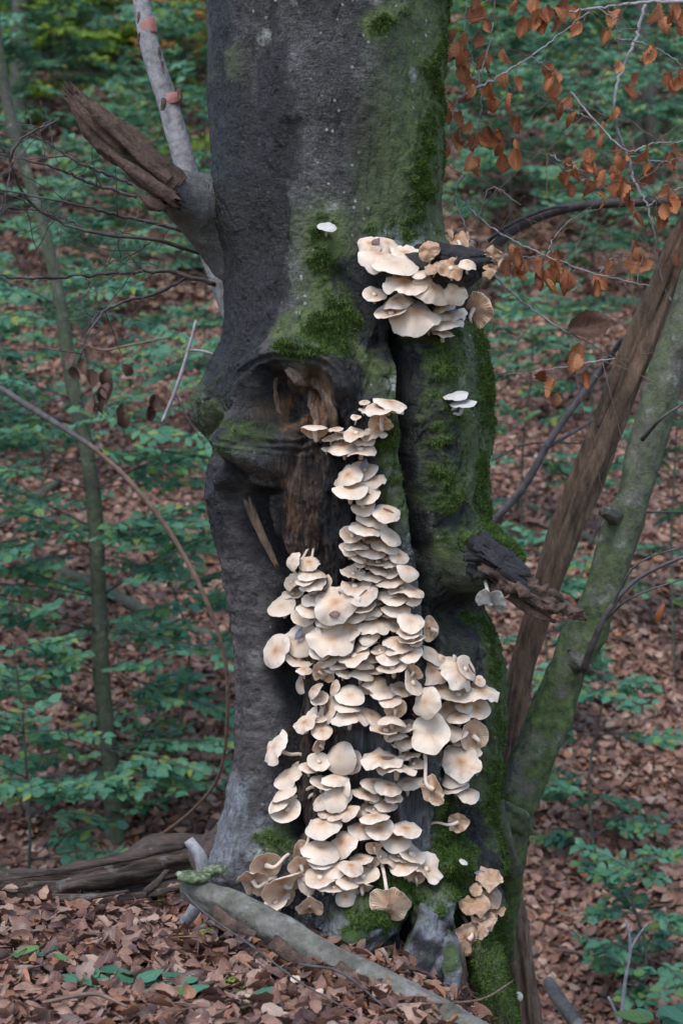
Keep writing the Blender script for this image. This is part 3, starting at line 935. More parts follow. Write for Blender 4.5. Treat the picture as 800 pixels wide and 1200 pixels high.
# ------------------------------------------------------------------ mushrooms
def mushroom_meshes(R, rng, kind, wav, old, segs=42, gills=40):
    """cap (closed shell) and gills in local space: z is the cap's axis"""
    ph = np.arange(segs) * 2 * math.pi / segs
    p1, p2, p3 = [rng.uniform(0, 6.28) for _ in range(3)]
    lob = lambda a: (0.55 * np.sin(2 * a + p1) + 0.35 * np.sin(3 * a + p2) + 0.25 * np.sin(5 * a + p3))
    lob2 = lambda a: (0.5 * np.sin(a + p2) + 0.4 * np.sin(2 * a + p3) + .35 * np.sin(4 * a + p1) + .2 * np.sin(7 * a + p2))
    notch_a, notch_w = rng.uniform(0, 6.28), rng.uniform(.12, .3)
    notch_d = rng.uniform(0, .22) if rng.random() < .45 else 0

    def out(r, a):
        k = 1 + 0.05 * wav * lob(a) + .012 * wav * np.sin(6 * a + p1) * np.sin(a + p3)
        da = (a - notch_a + math.pi) % (2 * math.pi) - math.pi
        k = k * (1 - notch_d * np.exp(-(da / notch_w) ** 2) * r ** 3)
        return r * k

    dome = {'flat': .10, 'convex': .19, 'funnel': -.16}[kind]
    dome *= rng.uniform(.7, 1.3)
    dim = rng.uniform(.02, .08)
    bend = rng.uniform(-.42, .2)

    def top(r, a):
        z = dome * (1 - r ** 2) - dim * np.exp(-(r / .28) ** 2)
        if kind == 'funnel':
            z = z - .09 * r ** 6
        else:
            z = z - .07 * sstep(.72, 1, r)
        z = z + 0.10 * wav * lob2(a) * r ** 2.2 + bend * (r * np.cos(a - p2)) ** 2 + .03 * wav * np.sin(11 * a + p3) * np.sin(2 * a + p1) * r ** 6
        if old:
            z = z + .26 * old * vnoise(r * np.cos(a) * 3 + p1, r * np.sin(a) * 3, r * 0 + p2, 3) * (.3 + r)
        return z

    rs = [0.0, .12, .28, .46, .64, .8, .91, .975, 1.0]
    V, F, rad = [], [], []
    for r in rs[1:]:
        a = ph
        V += [(x, y, z) for x, y, z in zip(out(r, a) * np.cos(a), out(r, a) * np.sin(a), top(np.full(segs, r), a))]
        rad += [r] * segs
    nr = len(rs) - 1
    # inner skin
    under = [(.985, .012), (.8, .025), (.4, .06)]
    for r, tk in under:
        a = ph
        V += [(x, y, z - tk) for x, y, z in zip(out(r, a) * np.cos(a), out(r, a) * np.sin(a), top(np.full(segs, r), a))]
        rad += [1.0] * segs
    for i in range(nr + len(under) - 1):
        for j in range(segs):
            j2 = (j + 1) % segs
            F.append((i * segs + j, (i + 1) * segs + j, (i + 1) * segs + j2, i * segs + j2))
    c = len(V)
    V.append((0, 0, float(top(np.array([0.0]), np.array([0.0]))[0])))
    rad.append(0.0)
    F += [(c, j, (j + 1) % segs) for j in range(segs)]
    V.append((0, 0, float(top(np.array([0.4]), np.array([0.0]))[0]) - .09))
    rad.append(1.0)
    e = (nr + len(under) - 1) * segs
    F += [(c + 1, e + (j + 1) % segs, e + j) for j in range(segs)]
    capv = np.array(V) * R
    # gills: radial pleats
    gs = gills * 2
    a = np.arange(gs) * 2 * math.pi / gs
    alt = (np.arange(gs) % 2)
    GV, GF = [], []
    prof = [(.965, .016, .024), (.7, .035, .10), (.4, .075, .17), (.16, .14, .2)]
    for r, t0, t1 in prof:
        tk = np.where(alt == 1, t1, t0)
        GV += [(x, y, z - t) for x, y, z, t in zip(out(r, a) * np.cos(a), out(r, a) * np.sin(a), top(np.full(gs, r), a), tk)]
    for i in range(len(prof) - 1):
        for j in range(gs):
            j2 = (j + 1) % gs
            GF.append((i * gs + j, (i + 1) * gs + j, (i + 1) * gs + j2, i * gs + j2))
    return capv, F, rad, np.array(GV) * R, GF


ORD = ("first second third fourth fifth sixth seventh eighth ninth tenth eleventh twelfth thirteenth fourteenth fifteenth sixteenth "
       "seventeenth eighteenth nineteenth twentieth").split()
# px, py, width, height, roll, flags  (u: gills face the viewer, o: withered, f: funnel, c: convex, k: wavy)
MUSH = {
 'A': [(433,287,24,18,8,''),(454,286,26,17,-18,''),(445,301,43,15,-6,'k'),(463,312,43,16,8,''),(474,296,28,14,-8,'k'),(502,294,22,24,60,'ok'),(528,313,25,21,10,'ok'),
       (548,309,18,10,-5,''),(536,281,22,11,20,'ok'),(525,278,14,9,70,'ok'),(577,301,24,20,-30,'ouk'),(571,315,18,13,-5,'o'),(474,332,42,26,-12,'k'),(507,338,38,23,-52,'k'),
       (439,343,23,12,-5,''),(464,351,28,12,15,''),(458,364,33,12,8,''),(486,366,50,36,-4,'k'),(517,359,26,12,25,''),(526,368,38,15,5,'k'),(521,378,36,12,0,''),
       (531,343,24,20,60,'k'),(555,361,38,33,-40,'uk'),(519,390,24,8,-4,''),(502,382,20,7,0,''),(506,314,16,10,20,'o'),(492,320,19,6,0,'')],
 'B': [(457,472,33,10,-8,''),(448,481,39,11,-8,''),(446,495,24,18,10,'uk'),(427,471,11,5,0,'c'),(425,480,9,4,0,'c'),(417,489,11,5,0,'c'),(368,502,31,9,4,'uc'),(393,503,16,5,0,''),
       (387,514,17,6,0,''),(400,510,19,7,0,''),(417,505,27,11,8,''),(438,508,26,15,-8,'k'),(427,517,21,9,0,''),(402,523,30,13,12,''),(422,524,30,13,8,''),(382,525,10,4,0,'')],
 'C': [(426,548,26,21,25,''),(408,557,27,17,35,''),(398,563,19,11,50,''),(419,561,24,15,20,''),(410,575,33,15,-6,''),(439,562,21,13,30,'k'),(432,571,16,9,15,''),(431,582,28,15,25,''),
       (425,592,23,13,15,''),(424,578,24,9,20,'')],
 'D': [(453,601,28,19,-12,''),(436,608,29,15,-20,''),(428,618,33,16,-12,''),(413,626,26,16,-5,''),(457,629,26,14,-40,''),(452,638,29,14,-22,''),(432,632,15,8,0,''),(418,638,22,9,0,''),
       (410,643,22,13,-5,''),(434,643,30,14,-6,''),(467,652,22,14,-25,''),(453,650,20,7,0,''),(419,652,18,9,-10,''),(443,656,29,11,-4,''),(459,660,20,8,8,''),(443,666,29,11,-8,''),
       (478,667,25,14,-30,''),(459,671,18,9,10,''),(414,670,24,13,-4,'k'),(422,661,12,6,0,''),(436,675,28,10,-8,''),(456,681,32,13,14,''),(470,687,27,12,8,''),(416,684,31,13,-4,'k'),
       (424,695,30,16,5,''),(484,694,23,9,-16,''),(462,701,32,11,-4,''),(483,702,20,12,12,''),(456,695,25,8,-4,''),(425,709,26,11,15,''),(440,705,17,8,10,''),(437,714,26,11,0,''),
       (464,713,29,11,-4,''),(441,697,18,8,20,'')],
 'E': [(343,657,19,12,70,''),(362,659,22,13,5,''),(366,670,29,12,-4,''),(346,673,18,10,75,''),(340,681,19,10,60,''),(360,679,25,10,12,''),(367,685,26,10,25,''),(382,683,16,9,80,''),
       (343,694,24,14,30,''),(330,711,29,17,28,''),(349,703,18,10,20,''),(369,700,28,17,15,''),(363,713,27,17,-5,''),(394,708,43,38,-5,'k'),(356,721,28,20,-10,''),(382,730,23,11,5,''),
       (351,748,33,29,60,'k'),(324,763,35,24,62,''),(351,770,30,18,-15,''),(389,750,41,32,-6,'k'),(412,738,26,21,40,'k'),(414,766,30,13,18,''),(375,764,21,12,-10,''),(367,745,20,10,70,''),
       (384,773,25,8,15,''),(416,720,22,9,15,'')],
 'F': [(438,732,30,15,-6,'k'),(434,721,20,8,0,''),(455,720,22,8,-4,''),(453,727,20,9,0,''),(462,733,20,12,-20,''),(481,729,29,18,-18,''),(479,741,27,10,2,''),(483,747,28,10,12,''),(503,737,27,14,80,'u'),
       (466,752,30,16,-8,''),(487,753,14,8,15,''),(467,761,28,10,10,''),(481,767,24,12,15,''),(432,745,22,10,18,''),(428,753,28,9,18,''),(445,761,17,9,0,''),(457,768,27,10,-8,''),
       (437,769,22,11,-10,''),(459,780,33,15,4,''),(424,778,24,10,0,''),(438,783,20,10,-6,''),(423,789,28,12,-8,''),(403,789,17,8,-15,''),(441,800,30,17,-8,''),(426,806,17,10,-10,''),
       (449,811,25,11,4,''),(470,807,26,13,-14,''),(466,814,15,6,0,''),(457,820,23,9,-4,''),(463,830,22,19,0,'u'),(397,780,22,8,5,''),(400,763,24,10,-6,''),(388,783,18,10,10,'')],
 'G': [(504,766,29,12,-35,''),(506,788,29,28,0,'k'),(486,799,29,13,-60,''),(486,786,21,11,-45,'u'),(521,788,17,13,-30,''),(499,823,31,24,70,''),(516,807,23,15,-20,''),(538,788,40,19,-45,'k'),
       (547,783,27,12,-58,''),(537,811,31,20,-12,''),(561,797,14,10,-20,''),(563,810,34,12,-12,'k'),(521,830,33,30,0,''),(543,827,16,11,0,''),(558,830,28,23,-25,''),(537,840,23,13,15,''),
       (519,772,12,7,-60,''),(535,774,14,6,-75,'')],
 'H': [(504,860,42,40,20,'k'),(530,856,28,17,-12,'k'),(553,862,30,22,80,'u'),(536,868,13,9,0,''),(557,881,13,11,-10,''),(540,894,41,35,-8,'k'),(532,910,29,19,8,''),(532,920,29,15,25,''),
       (547,929,25,11,-8,''),(509,925,28,17,-60,'uk'),(511,936,15,10,-20,''),(516,886,17,13,10,''),(537,963,21,19,-35,'uok')],
 'I': [(355,800,22,14,60,''),(368,808,19,8,58,''),(390,806,18,8,75,''),(372,786,20,13,65,'u'),(385,788,20,12,-70,'u'),(356,785,17,8,0,''),(374,818,17,15,30,''),(385,832,28,15,75,''),(372,838,22,17,10,''),
       (372,847,21,18,-5,''),(377,857,21,15,-5,''),(357,847,23,14,40,'k'),(373,872,20,9,72,'u')],
 'J': [(410,815,30,22,12,''),(407,828,26,9,-4,''),(411,838,38,20,0,'k'),(435,837,27,13,-22,''),(460,843,30,8,-2,''),(452,853,32,11,4,''),(478,848,30,12,18,''),(464,860,22,8,0,''),(477,866,28,10,8,''),
       (470,875,21,7,0,''),(479,885,22,10,15,'k'),(484,893,24,11,12,''),(447,889,37,22,-6,'k'),(465,899,34,14,-6,'k'),(398,888,33,29,70,'c'),(413,893,22,18,60,''),(438,916,28,14,-4,''),(430,929,27,14,-5,''),
       (455,922,28,15,-4,''),(476,917,31,14,12,'k'),(461,936,18,9,-5,''),(452,944,24,11,-8,''),(440,937,15,7,0,''),(395,934,31,28,-5,'k'),(402,925,22,11,72,''),(392,913,28,15,-10,'k'),
       (392,957,17,8,0,''),(408,950,21,13,25,''),(425,948,19,13,28,''),(439,957,31,10,6,''),(438,947,16,8,8,''),(382,952,16,9,-5,'')],
 'K': [(321,876,35,19,64,'k'),(362,899,21,12,-15,''),(374,891,23,18,-10,''),(337,909,31,19,45,'k'),(346,900,15,10,40,''),(331,928,29,12,30,''),(324,943,25,10,35,''),(334,948,33,30,15,''),(379,916,28,15,-8,''),
       (375,939,19,12,50,'')],
 'L': [(379,967,35,20,8,''),(351,997,24,17,80,'u'),(376,995,37,25,-4,''),(377,1009,30,12,0,''),(311,1013,30,23,30,'u'),(297,1031,30,17,-10,'uk'),(331,1036,43,25,28,'u'),(322,1055,31,13,28,''),(352,1012,24,14,10,'u'),
       (361,1035,22,18,-30,''),(363,1062,27,21,-10,'uk'),(375,1026,29,17,-6,''),(357,1023,18,13,0,'')],
 'M': [(401,988,30,19,45,''),(427,970,33,19,-4,''),(444,972,30,20,5,''),(475,972,32,15,-12,''),(464,983,31,17,-8,''),(438,991,18,11,10,'u'),(422,1007,23,11,-2,''),(411,1015,27,14,-4,''),(425,1024,34,19,-5,''),
       (394,1019,27,19,15,''),(391,1038,23,12,-5,''),(408,1033,23,12,-6,''),(423,1038,23,12,12,'u'),(405,1051,22,21,0,'c'),(379,1038,19,12,-10,''),(437,1010,13,10,30,''),(447,1003,17,10,-50,''),
       (461,1007,27,12,-26,''),(468,1002,21,11,-5,''),(473,1016,28,16,8,''),(483,998,29,14,-42,''),(501,1016,36,22,-35,'k'),(487,1027,18,15,20,'u'),(457,1056,38,30,0,'ufk')],
 'N': [(574,1028,29,19,-6,'ok'),(572,1050,29,19,-25,'ok'),(555,1060,31,21,10,'ok'),(580,1067,20,12,5,'ok'),(548,1101,34,28,70,'uok'),(566,1088,21,14,60,'ok'),(566,1074,24,13,-8,'ok'),(558,1042,16,12,40,'ok')],
}
ANCH = {('K',0):(362,890),('K',5):(374,922),('K',7):(376,928),('M',23):(446,1008),('N',4):(541,1074),('H',12):(500,968),('L',6):(346,1008),('L',4):(345,1000),('L',5):(326,1030),
        ('L',10):(360,1025),('E',1):(368,641),('E',0):(366,640),('H',9):(498,882),('L',1):(366,960),('B',6):(375,518)}
CLU = {
 'A': ("mushrooms on the upper broken stub", "upper stub clump", 'wide'),
 'B': ("mushrooms on the tier beside the knot hole", "knot hole tiers", 'wide'),
 'C': ("mushrooms in the small clump below the knot hole", "clump under knot hole", 'wide'),
 'D': ("mushrooms in the dense narrow column", "narrow dense column", 'tall'),
 'E': ("mushrooms in the bunch beside the smooth bark ridge", "bunch by bark ridge", 'wide'),
 'F': ("mushrooms in the broad tiers under the narrow column", "broad middle tiers", 'tall'),
 'G': ("mushrooms in the mossy edge clump, upper half", "upper mossy edge clump", 'wide'),
 'H': ("mushrooms in the mossy edge clump, lower half", "lower mossy edge clump", 'wide'),
 'I': ("mushrooms in the thin hanging trail", "thin hanging trail", 'wide'),
 'J': ("mushrooms in the shelves over grey wood", "shelves over grey wood", 'tall'),
 'K': ("mushrooms on long stalks beside the hollow", "long stalked bunch", 'wide'),
 'L': ("mushrooms drooping over the cut log", "bunch above sawn log", 'wide'),
 'M': ("mushrooms in the lowest clump on the moss", "lowest clump on moss", 'wide'),
 'N': ("withered mushrooms by the mossy root", "withered clump by dead pole", 'wide'),
}
CAPS = {}


def look(w, ratio, fl):
    size = "large" if w >= 33 else "small" if w < 20 else "mid-sized"
    if 'o' in fl:
        return size + " shrivelled brown mushroom"
    if 'u' in fl:
        return size + " mushroom with gills facing out"
    if ratio > .62:
        return size + " cream mushroom, top facing out"
    if ratio < .42:
        return size + " cream mushroom seen edge-on"
    return size + " tilted cream mushroom"


def make_mushroom(key, i, e):
    px, py, w, h, roll, fl = e[:6]
    rng = random.Random(hash_id(key, i))
    hit, nrm = surf(px, py)
    up_side = 'u' in fl
    ratio = min(.96, h / w * (0.95 if not up_side else 1.0))
    depth = math.sqrt(max(0, 1 - ratio * ratio))
    R0 = w / 2 * S4 * hit.y
    if not up_side and ratio > 0.3:
        ratio = min(.95, ratio + .03)
    Yc = e[6] if len(e) > 6 else hit.y - (R0 * depth * 0.85 + 0.22 * R0 + 0.006 + rng.uniform(0, .012))
    c = P(px, py, Yc)
    R = w / 2 * S4 * Yc * rng.uniform(1.14, 1.32)
    a = math.radians(roll)
    t = (CAMP - c).normalized()
    right = Vector((0, 0, 1)).cross(t).normalized() * 1.0
    right = Vector((abs(right.x), right.y * (1 if right.x > 0 else -1), 0))
    up = t.cross(right)
    if up.z < 0:
        up = -up
    e1 = right * math.cos(a) + up * math.sin(a)
    eu = up * math.cos(a) - right * math.sin(a)
    n = (t * (-ratio if up_side else ratio) + eu * math.sqrt(1 - ratio * ratio) + Vector((rng.gauss(0, .08), 0, rng.gauss(0, .06)))).normalized()
    y = n.cross(e1).normalized()
    x = y.cross(n)
    m = Matrix((x, y, n)).transposed().to_4x4()
    m.translation = c
    kind = 'convex' if 'c' in fl else 'funnel' if 'f' in fl else rng.choice(['flat', 'flat', 'convex', 'convex', 'funnel'] if not up_side else ['flat', 'convex'])
    wav = rng.uniform(2.0, 3.0) if 'k' in fl else rng.uniform(.6, 1.6)
    old = rng.uniform(.7, 1.1) if 'o' in fl else 0
    capv, F, rad, GV, GF = mushroom_meshes(R, rng, kind, wav, old)
    rootname = "mushroom"
    # anchor of the stem
    if (key, i) in ANCH:
        ax, ay = ANCH[(key, i)]
    else:
        ax, ay = px + rng.uniform(-2, 2) - 0.15 * w * math.sin(a) * -1, py + h * .45 + rng.uniform(2, 6)
    an, an_n = surf(ax, ay)
    an = an + Vector((0, .012, 0))
    root = thing(rootname, "", "mushroom", c, CLU[key][0])
    root.matrix_world = m
    root.matrix_basis = m
    inv = m.inverted()
    oldv = np.full(len(capv), old if old else rng.uniform(0, .12))
    cap = bpy.data.objects.new("cap", new_mesh("cap", capv, F, M['cap'], dict(rad=rad, old=oldv)))
    gl = bpy.data.objects.new("gills", new_mesh("gills", GV, GF, M['gill'], None, smooth=False))
    A = inv @ an
    top = Vector((0, 0, -.08 * R))
    mid1 = Vector((0, 0, -.75 * R)).lerp(A, .25) if A.length > .6 * R else top.lerp(A, .5)
    mid2 = mid1.lerp(A, .55) + inv.to_3x3() @ Vector((0, -.004, .006 if (key, i) in ANCH else -.003))
    sr = max(.0017, min(.0042, R * .13))
    sb = MB()
    sb.tube([top, mid1, mid2, A], [sr * 1.5, sr, sr * .9, sr * 1.15], seg=9, n=14, noise=.12, nf=200, seed=i)
    st = bpy.data.objects.new("stem", sb.mesh("stem", M['stem']))
    for o in (cap, gl, st):
        COL.objects.link(o)
        o.parent = root
    CAPS[(key, i)] = (c, n, R)
    return root


def hash_id(key, i):
    return ord(key) * 1000 + i * 7 + 5


ROOTS = {}
for key, L in MUSH.items():
    for i, e in enumerate(L):
        ROOTS[(key, i)] = make_mushroom(key, i, e)

# labels: what it looks like, then where it stands in its clump
for key, L in MUSH.items():
    xs = [e[0] for e in L]
    lo, hi = np.quantile(xs, [1 / 3, 2 / 3])
    bins = {}
    for i, e in enumerate(L):
        if key == 'N':
            s = "clump"
        else:
            s = "hollow side" if e[0] <= lo else "mossy side" if e[0] > hi else "middle"
        bins.setdefault(s, []).append((e[1], i))
    for s, arr in bins.items():
        arr.sort()
        for r, (_, i) in enumerate(arr):
            e = L[i]
            w = look(e[2], e[3] / e[2], e[5])
            where = "of" if s == "clump" else "%s of" % s
            end = "lowest" if r == len(arr) - 1 else "topmost" if r == 0 else ORD[r] + " down"
            lab = "%s, %s, %s %s" % (w, end, where, CLU[key][1]) if s != "clump" else "%s, %s of %s" % (w, end, CLU[key][1])
            ROOTS[(key, i)]['label'] = lab


def lone(px, py, w, h, roll, fl, label, anchor, mat='cap', idx=0, Yo=None):
    MUSH.setdefault('Z', []).append((px, py, w, h, roll, fl))
    CLU['Z'] = ("lone mushrooms", "", "")
    if anchor:
        ANCH[('Z', idx)] = anchor
    r = make_mushroom('Z', idx, (px, py, w, h, roll, fl) + ((Yo,) if Yo else ()))
    r['label'] = label
    if 'group' in r:
        del r['group']
    for ch in r.children:
        if mat != 'cap' and ch.name.startswith(('cap', 'gills', 'stem')):
            ch.data.materials[0] = M[mat]
    return r


lone(383, 266, 19, 9, 0, 'c', "small lone white mushroom high on the bare grey trunk", None, 'white', 0)
lone(534, 464, 26, 9, -4, '', "upper of two white mushrooms alone on the mossy lobe", (526, 488), 'white', 1)
lone(542, 472, 27, 8, 2, '', "lower of two white mushrooms alone on the mossy lobe", (527, 490), 'white', 2)
lone(577, 705, 34, 20, -12, 'uk', "white mushroom hanging under the torn black branch stub", (568, 680), 'white', 3, 3.9)
lone(543, 1010, 9, 5, -20, 'c', "tiny white mushroom on the moss above the withered clump", None, 'white', 4)
lone(607, 1168, 10, 12, -70, 'c', "tiny white mushroom at the foot of the mossy root", None, 'white', 5)

# scraps lying on caps
def scrap(key, i, lx, ly, w, h, ang, mat, label):
    c, n, R = CAPS[(key, i)]
    root = ROOTS[(key, i)]
    m = root.matrix_basis
    mbx = MB()
    N = 9
    vs, fs = [], []
    for k in range(N):
        t = k / (N - 1)
        ww = w / 2 * math.sin(math.pi * min(1, t * .9 + .07)) * S4 * 4
        for sgn, hh in ((-1, 0.0), (-.45, .8), (0, .55), (.45, .8), (1, 0)):
            vs.append(((t - .5) * h * S4 * 4, sgn * ww, (hh * w * .22 + .9 + 2.2 * abs(t - .5) ** 2) * S4 * 4))
    for k in range(N - 1):
        for j in range(4):
            fs.append((k * 5 + j, k * 5 + j + 1, (k + 1) * 5 + j + 1, (k + 1) * 5 + j))
    rot = Matrix.Rotation(math.radians(ang), 4, 'Z')
    off = Vector((lx * R, ly * R, .12 * R))
    me = new_mesh("leaf_scrap", vs, fs, M[mat])
    o = link("leaf_scrap", me)
    o.matrix_basis = m @ Matrix.Translation(off) @ rot
    tag(o, label, "leaf")
    o['group'] = "dead leaf scraps lying on mushrooms"


scrap('A', 0, .5, .1, 10, 13, 40, 'scrap', "dark red leaf scrap on the topmost stub mushroom")
scrap('A', 17, .1, .3, 13, 17, 10, 'slug', "grey curled leaf scrap on the widest mushroom of the upper stub")
scrap('A', 19, .1, 0, 11, 17, 8, 'slug', "pale grey leaf scrap on a flat mushroom of the upper stub")
scrap('C', 0, .1, .1, 9, 18, 60, 'slug', "slate grey leaf scrap standing on the small clump under the knot hole")
scrap('D', 0, .1, 0, 6, 14, -20, 'scrap', "purplish leaf scrap on the topmost mushroom of the narrow column")
scrap('E', 13, .3, .3, 7, 17, -50, 'scrap', "reddish curled scrap on the largest mushroom of the ridge bunch")
scrap('E', 13, .0, -.6, 10, 13, 10, 'scrap', "dull brown scrap at the rim of the largest ridge bunch mushroom")
scrap('E', 16, .2, .1, 8, 17, 0, 'slug', "dark grey scrap on the lower upright mushroom of the ridge bunch")
scrap('E', 11, .1, 0, 5, 15, -15, 'slug', "thin dark scrap on a tilted mushroom in the ridge bunch")
scrap('J', 12, .3, -.1, 6, 15, 10, 'scrap', "brown leaf scrap on the broad mushroom over grey wood")
scrap('I', 7, 0, .1, 6, 14, 0, 'scrap', "red brown scrap caught in the thin hanging trail")
scrap('G', 8, .2, .1, 6, 14, 0, 'scrap', "dark red scrap on the upright mushroom by the mossy edge")
scrap('N', 0, -.7, .1, 8, 15, 20, 'slug', "violet grey leaf scrap on the withered clump")

# ------------------------------------------------------------------ leaves
ST = {6: [(0, .07), (.17, .7), (.42, 1.0), (.66, .88), (.87, .45), (1.0, .05)], 4: [(0, .05), (.3, .85), (.65, .95), (1.0, .04)]}


def leaf_arrays(n, rg, L0, L1, fold=.25, droop=.2, ns=4, across=3):
    """n leaves in local frames: ns stations along, 2 or 3 vertices across"""
    L = rg.uniform(L0, L1, (n, 1))
    W = L * rg.uniform(.25, .36, (n, 1))
    f = rg.uniform(-.2, 1, (n, 1)) * fold
    dr = rg.uniform(-.5, 1, (n, 1)) * droop
    tw = rg.normal(0, .35, (n, 1)) * droop * 2
    cols = []
    for t, w in ST[ns]:
        zc = -dr * L * (t - .35) ** 2 * 1.6
        for sd in ((-1, 0, 1) if across == 3 else (-1, 1)):
            cols.append(np.concatenate([L * t * np.ones((n, 1)), W * w * sd * (1 - .2 * np.abs(f)), zc + f * W * w * 2 * abs(sd) + tw * W * w * sd * t], 1))
    return np.stack(cols, 1)


def leaf_topo(nv):
    ns, ac = {12: (4, 3), 18: (6, 3), 8: (4, 2)}[nv]
    q = np.array([(r * ac + c, (r + 1) * ac + c, (r + 1) * ac + c + 1, r * ac + c + 1) for r in range(ns - 1) for c in range(ac - 1)])
    lu = np.repeat([t for t, w in ST[ns]], ac)
    lv = np.tile((-1, 0, 1) if ac == 3 else (-1, 1), ns)
    return q, lu, lv


def place(loc, lv, fwd, nrm):
    """put local leaves at world points with forward and normal directions"""
    fwd = fwd / (np.linalg.norm(fwd, axis=1, keepdims=True) + 1e-9)
    side = np.cross(nrm, fwd)
    side /= np.linalg.norm(side, axis=1, keepdims=True) + 1e-9
    up = np.cross(fwd, side)
    return loc[:, None, :] + lv[:, :, 0:1] * fwd[:, None] + lv[:, :, 1:2] * side[:, None] + lv[:, :, 2:3] * up[:, None]


def leaf_mesh(name, wvs, rg, mat, smooth=True):
    wvs = wvs if isinstance(wvs, list) else [wvs]
    V, F, A, o = [], [], {'tint': [], 'lu': [], 'lv': []}, 0
    for wv in wvs:
        n, nv = wv.shape[:2]
        q, lu, lv = leaf_topo(nv)
        F.append((q[None] + (np.arange(n) * nv)[:, None, None]).reshape(-1, 4) + o)
        V.append(wv.reshape(-1, 3))
        A['tint'].append(np.repeat(rg.random(n), nv))
        A['lu'].append(np.tile(lu, n))
        A['lv'].append(np.tile(lv, n))
        o += n * nv
    return new_mesh(name, np.concatenate(V), np.concatenate(F), mat, {k: np.concatenate(v) for k, v in A.items()}, smooth)


def litter_leaves(rg, x, y, L0, L1, lift, tilt, ns=4, across=3):
    n = len(x)
    z = ground_z(x, y) + rg.uniform(0.0, lift, n)
    e = .02
    gn = np.stack([-(ground_z(x + e, y) - ground_z(x - e, y)) / (2 * e), -(ground_z(x, y + e) - ground_z(x, y - e)) / (2 * e), np.ones(n)], 1)
    gn += rg.normal(0, tilt, (n, 3))
    gn[:, 2] = np.abs(gn[:, 2])
    gn /= np.linalg.norm(gn, axis=1, keepdims=True)
    az = rg.uniform(0, 6.283, n)
    fw = np.stack([np.cos(az), np.sin(az), np.zeros(n)], 1)
    fw -= gn * (fw * gn).sum(1, keepdims=True)
    lv = leaf_arrays(n, rg, L0, L1, .4, .7, ns, across)
    lv[:, :, 0] -= (lv[:, -1:, 0] * .5)
    flip = rg.random(n) < .5
    lv[flip, :, 2] *= -1
    return place(np.stack([x, y, z], 1), lv, fw, gn)


rg = np.random.default_rng(101)
N = 22000
y = rg.uniform(2.3, 4.9, N)
x = rg.uniform(-1.5, .75, N)
wv_near = litter_leaves(rg, x, y, .026, .052, .035, .5, 6)
parts = []
N = 84000
y = 5.6 + rg.random(N) ** 1.2 * 9.5
x = rg.uniform(-.38, .38, N) * y
wv_mid = litter_leaves(rg, x, y, .04, .072, .04, .5)
N = 38000
y = rg.uniform(14, 27, N)
x = rg.uniform(-.38, .38, N) * y
wv_far = litter_leaves(rg, x, y, .08, .13, .05, .45, 4, 2)
tl = rg.random(700)
xl_, yl_ = -.295 + .485 * tl + rg.normal(0, .025, 700), 3.75 - .35 * tl - np.abs(rg.normal(.02, .05, 700))
wv_log = litter_leaves(rg, xl_, yl_, .03, .055, .05, .8, 6)
allv = [wv_near, wv_mid, wv_far, wv_log]
link("leaf_litter", leaf_mesh("leaf_litter", allv, rg, M['litter']), forest_floor, kind='stuff')


def dent_leaf_mesh(rng, L, W, curl, fold, mat, nm="leaf", wave=.1, roll=0.0, ns=13, ac=7):
    """one broad leaf: midrib, pleats along the side veins, wavy toothed edge, lengthwise curl and sideways roll"""
    p, p2 = rng.uniform(0, 6), rng.uniform(0, 6)
    vs, fs, lu, lv = [], [], [], []
    for k in range(ns):
        t = k / (ns - 1)
        w = max(.04, math.sin(math.pi * min(1, t * .93 + .05) ** .85) ** .8)
        ang = curl * (t - .3)
        cx = L * (math.sin(ang) / curl if abs(curl) > .05 else t - .3)
        cz = L * ((1 - math.cos(ang)) / curl if abs(curl) > .05 else 0)
        for j in range(ac):
            sd = -1 + 2 * j / (ac - 1)
            ww = W * w * (1 + .06 * ((k % 2) * 2 - 1) * (abs(sd) > .9))
            c = roll if abs(roll) > .05 else .05
            yy = ww * math.sin(sd * c) / c
            zz = cz + ww * (1 - math.cos(sd * c)) / c + fold * ww * abs(sd)
            zz += wave * W * (.45 * math.sin(2 * math.pi * (5 * t - 1.0 * abs(sd))) * abs(sd) ** .6 + .7 * math.sin(t * 5 + p + sd * 2) * abs(sd) + .4 * math.sin(sd * 3 + p2 + t * 3))
            vs.append((cx, yy, zz))
            lu.append(t)
            lv.append(sd)
    for k in range(ns - 1):
        for j in range(ac - 1):
            fs.append((k * ac + j, (k + 1) * ac + j, (k + 1) * ac + j + 1, k * ac + j + 1))
    return new_mesh(nm, vs, fs, mat, dict(tint=[rng.random()] * len(vs), lu=lu, lv=lv))


rl = random.Random(55)
LITM = [dent_leaf_mesh(rl, 1, rl.uniform(.26, .36), rl.choice([-1, 1]) * rl.uniform(.2, 1.4), rl.uniform(-.2, .4), M['litter'], "leaf", .28, rl.uniform(-1.3, 1.3), 9, 5) for _ in range(14)]


def leaf_obj(me, loc, fwd, nrm, scale, parent, name="leaf"):
    fwd = fwd.normalized()
    side = nrm.cross(fwd).normalized()
    up = fwd.cross(side)
    m = Matrix((fwd * scale, side * scale, up * scale)).transposed().to_4x4()
    m.translation = loc
    o = bpy.data.objects.new(name, me)
    COL.objects.link(o)
    o.parent = parent
    o.matrix_basis = parent.matrix_basis.inverted() @ m
    return o


